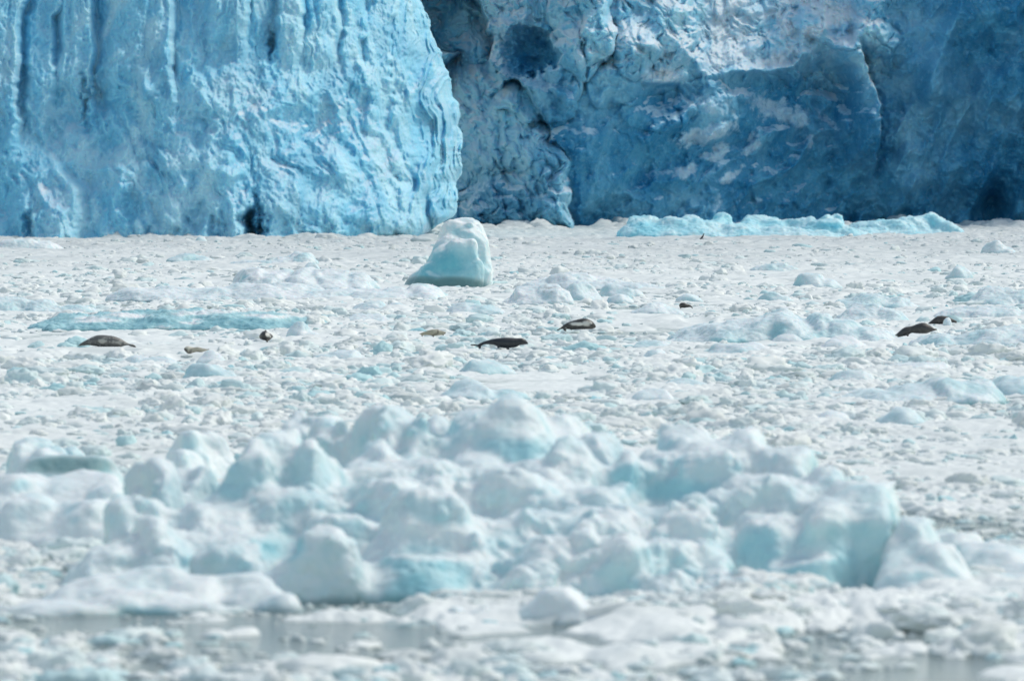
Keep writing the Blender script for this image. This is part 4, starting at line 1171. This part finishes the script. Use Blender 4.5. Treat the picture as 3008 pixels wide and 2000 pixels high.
def build_brash():
    nu, nr = 700, 3400
    dd = np.exp(np.linspace(math.log(74), math.log(712), nr))
    a = np.linspace(-1, 1, nu) * (CX / F) * 1.5
    A, D = np.meshgrid(a, dd)
    X = A * D
    Hh = slush_height(X, D)
    P = np.stack([X, D, Hh], -1).reshape(-1, 3)
    blue = np.clip(0.10 * fbm2(X * 0.3, D * 0.12, 3, 231), 0, 1).ravel()
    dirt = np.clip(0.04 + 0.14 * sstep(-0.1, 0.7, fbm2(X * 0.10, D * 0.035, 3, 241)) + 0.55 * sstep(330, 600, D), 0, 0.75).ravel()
    wet = 0.75 * sstep(0.035, -0.01, Hh).ravel()
    q = grid_faces(nu, nr)
    T = np.vstack([q[:, [0, 1, 2]], q[:, [0, 2, 3]]])
    Vs, Ts, B, Dt, W = [P], [T], [blue], [dirt], [wet]
    off = len(P)

    # loose chunks, spread evenly over the picture's depth so near and far are equally crowded
    n = 95000
    r = RNG
    # mix of "even on the ground" and "even in view"
    y = np.concatenate([r.uniform(690, 2080, int(n * 0.75)), r.uniform(690, 1250, n - int(n * 0.75))])
    d = F * H / (y - Y0)
    d = np.clip(d * r.uniform(0.94, 1.06, n), 78, 690)
    ang = r.uniform(-1, 1, n) * (CX / F) * 1.48
    x = ang * d
    med = np.interp(d, [78, 96, 104, 118, 135, 170, 230, 330, 420, 690], [0.10, 0.10, 0.10, 0.085, 0.085, 0.12, 0.15, 0.15, 0.13, 0.14])
    size = 0.72 * med * np.exp(r.normal(0, 0.62, n))
    size = np.minimum(size, np.interp(d, [78, 105, 120, 160, 690], [0.45, 0.42, 0.34, 0.5, 0.75]))
    dens = fbm2(x * 0.22, d * 0.06, 3, 251)
    keep = r.uniform(-0.9, 1.3, n) < 1.9 * dens + 0.45
    openw = sstep(170, 112, d) * sstep(2.2, 4.5, x) * sstep(110, 118, d)
    keep &= r.uniform(0, 1, n) > 0.45 * openw
    keep &= r.uniform(0, 1, n) > np.where(size < 0.075, 0.55, 0.98) * open_lane(x, d)
    keep &= r.uniform(0, 1, n) > 0.8 * wet_patch(x, d)
    keep &= r.uniform(0, 1, n) > 0.45 * sstep(100, 94, d)
    sx = size * r.uniform(0.8, 2.0, n); sy = size * r.uniform(0.8, 1.6, n); sz = size * r.uniform(0.4, 0.95, n)
    z = slush_height(x, d) + sz * r.uniform(-0.75, 0.0, n)
    z = np.maximum(z, -0.3 * sz)
    ztop = z + sz * 0.9
    px, pyt = CX + x / d * F, Y0 + (H - ztop) / d * F
    wpx = sx / d * F
    for (x0, x1, yb, dk, back) in KEEP:
        jy = r.uniform(0, 1, n) ** 2 * (0 if back < 0.1 else 11)
        keep &= ~((px + wpx * 0.8 > x0) & (px - wpx * 0.8 < x1) & (pyt < yb - jy) & (d < dk + back + 0.2) & (d > dk * 0.55))
        # nothing buried inside the piece itself
        keep &= ~((px > x0) & (px < x1) & (np.abs(d - dk) < 0.4) & (back == 0.0))
    idx = np.nonzero(keep)[0]
    yaw = r.uniform(0, 2 * math.pi, n)
    tint = np.clip(r.normal(0.10, 0.16, n), 0, 0.7) + (r.uniform(0, 1, n) < 0.05) * 0.35
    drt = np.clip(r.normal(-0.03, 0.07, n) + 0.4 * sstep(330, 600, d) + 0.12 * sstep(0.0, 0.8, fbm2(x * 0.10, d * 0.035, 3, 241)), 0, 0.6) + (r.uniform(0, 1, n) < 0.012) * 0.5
    kinds = ["blocky", "rounded", "pointed", "rounded", "flat", "blocky"]
    protos = {}
    for lvl in (1, 2, 3):
        for k in range(18):
            protos[lvl, k] = (chunk_shape(ICO[lvl][0], 500 + k, kinds[k % 6]), ICO[lvl][1])
    which = r.integers(0, 18, n)
    # the ones that show largest become things of their own
    infr = idx[(px[idx] > -20) & (px[idx] < 3030) & (pyt[idx] < 1990)]
    score = (sx * sz / d ** 2)[infr] * np.where(d[infr] < 125, 0.55, 1.0)
    big = set(infr[np.argsort(-score)[:215]].tolist())
    pxsize = size / d * F / 3008 * 1024
    for i in idx:
        if i in big:
            continue
        lvl = 1 if pxsize[i] < 3.2 else 2 if pxsize[i] < 11 else 3
        v, f = protos[lvl, which[i]]
        c, s = math.cos(yaw[i]), math.sin(yaw[i])
        q = v * (sx[i], sy[i], sz[i])
        w = np.stack([x[i] + q[:, 0] * c - q[:, 1] * s, d[i] + q[:, 0] * s + q[:, 1] * c, z[i] + q[:, 2]], -1)
        Vs.append(w); Ts.append(f + off); off += len(w)
        B.append(np.full(len(w), tint[i])); Dt.append(np.full(len(w), drt[i])); W.append(0.6 * sstep(0.05, 0.0, w[:, 2]))
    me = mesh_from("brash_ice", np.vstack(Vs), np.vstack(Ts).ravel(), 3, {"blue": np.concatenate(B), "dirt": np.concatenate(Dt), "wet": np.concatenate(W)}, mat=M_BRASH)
    tag(link("brash_ice", me), kind="stuff")

    # individual chunks
    used = set()
    order = sorted(big, key=lambda i: -d[i])
    lm = [(x_, y_, short_name(l)) for x_, y_, l in LANDMARKS if 'lump' not in l or 'lumpy' in l]
    lm = [l for l in lm if l[2]]
    for i in order:
        k = int(which[i])
        v, f = protos[3, k]
        dirs = ICO[3][0]
        v = chunk_shape(dirs, 9000 + i, kinds[k % 6])
        c, s = math.cos(yaw[i]), math.sin(yaw[i])
        q = v * (sx[i], sy[i], sz[i])
        q = np.stack([q[:, 0] * c - q[:, 1] * s, q[:, 0] * s + q[:, 1] * c, q[:, 2]], -1)
        zz = q[:, 2] + z[i]
        me = mesh_from("ice_chunk", q, f.ravel(), 3, {"blue": np.full(len(q), tint[i]), "dirt": np.full(len(q), drt[i]), "wet": 0.6 * sstep(0.05, 0.0, zz)}, mat=M_BRASH)
        o = link("ice_chunk", me, (x[i], d[i], z[i]))
        tag(o, None, "ice chunk", "loose ice chunks among the brash")
        o["label"] = chunk_label(px[i], Y0 + (H - z[i]) / d[i] * F, kinds[k % 6], sx[i], tint[i], drt[i], used, lm)


# short ways to name a landmark inside another label
SHORT = {
    "huge heaped iceberg": "huge foreground iceberg",
    "smooth flat-topped ice chunk": "smooth flat-topped chunk before the iceberg",
    "row of small jagged": "row of jagged slush peaks before the iceberg",
    "pale floe with several humps": "humped pale floe at the right edge",
    "wedge-shaped pale blue floe": "wedge-shaped floe leaning on the iceberg",
    "low rounded white floe": "low white floe before the iceberg's left end",
    "lumpy white and blue floe": "lumpy floe behind the iceberg's left end",
    "pale rounded ice boulder behind": "pale boulder behind the tall left slab",
    "grey-blue ice boulder at far left": "grey-blue boulder at far left",
    "low smooth green-grey hump": "green-grey hump at far left",
    "tall rounded iceberg": "aqua-faced iceberg",
    "small twin-peaked pale blue": "twin-peaked floe far out at left",
    "round pale ice boulder left": "leftmost round boulder before the long ridge",
    "round pale ice boulder next": "right twin boulder before the long ridge",
    "ridged blue-white floe": "ridged floe at the right edge",
    "streaked blue floe at the right": "streaked blue floe at the right edge",
    "pale blue floe at the right edge behind": "pale floe behind the two dark seals",
    "flat floe showing": "flat aqua-faced floe",
    "pale blue slanting slab": "slanting slab left of the black seal",
    "round-looking dark seal": "round-looking dark seal",
    "small cream seal": "small cream seal",
    "tan seal with": "tan seal",
    "sleek black seal": "sleek black seal",
    "black seal curled": "curled black seal with a white flank",
    "smallest dark seal": "smallest dark seal",
    "dark brown seal": "dark brown seal with a pale muzzle",
    "large mottled grey seal": "large mottled grey seal",
    "white crumbly hummock": "crumbly hummock at the buttress foot",
    "tiny white knob": "tiny knob before the buttress cave",
}


def short_name(label):
    for k, v in SHORT.items():
        if label.startswith(k):
            return v
    return label if len(label.split()) <= 11 else None


def chunk_label(px, py, kind, size, tint, dirt, used, lm):
    shape = {"blocky": "blocky", "rounded": "rounded", "pointed": "pointed", "flat": "squat"}[kind]
    big = "little" if size < 0.2 else "mid-sized" if size < 0.38 else "big"
    colr = "grey" if dirt > 0.3 else "bluish" if tint > 0.25 else "white"
    near = sorted(lm, key=lambda l: ((l[0] - px) / 1.0) ** 2 + ((l[1] - py) * 2.5) ** 2)[:24]
    for (lx, ly, name) in near:
        dx, dy = px - lx, (py - ly) * 2.2
        rel = ("right of" if dx > 0 else "left of") if abs(dx) > abs(dy) else ("nearer than" if dy > 0 else "beyond")
        keyname = name
        for form in (f"{colr} lump {rel} the {keyname}", f"{shape} {colr} lump {rel} the {keyname}", f"{big} {shape} {colr} lump {rel} the {keyname}"):
            w = form.split()
            if len(w) > 16:
                continue
            if form not in used:
                used.add(form)
                return form
    form = f"{big} {shape} {colr} ice lump among the loose floating ice"
    return form


build_brash()
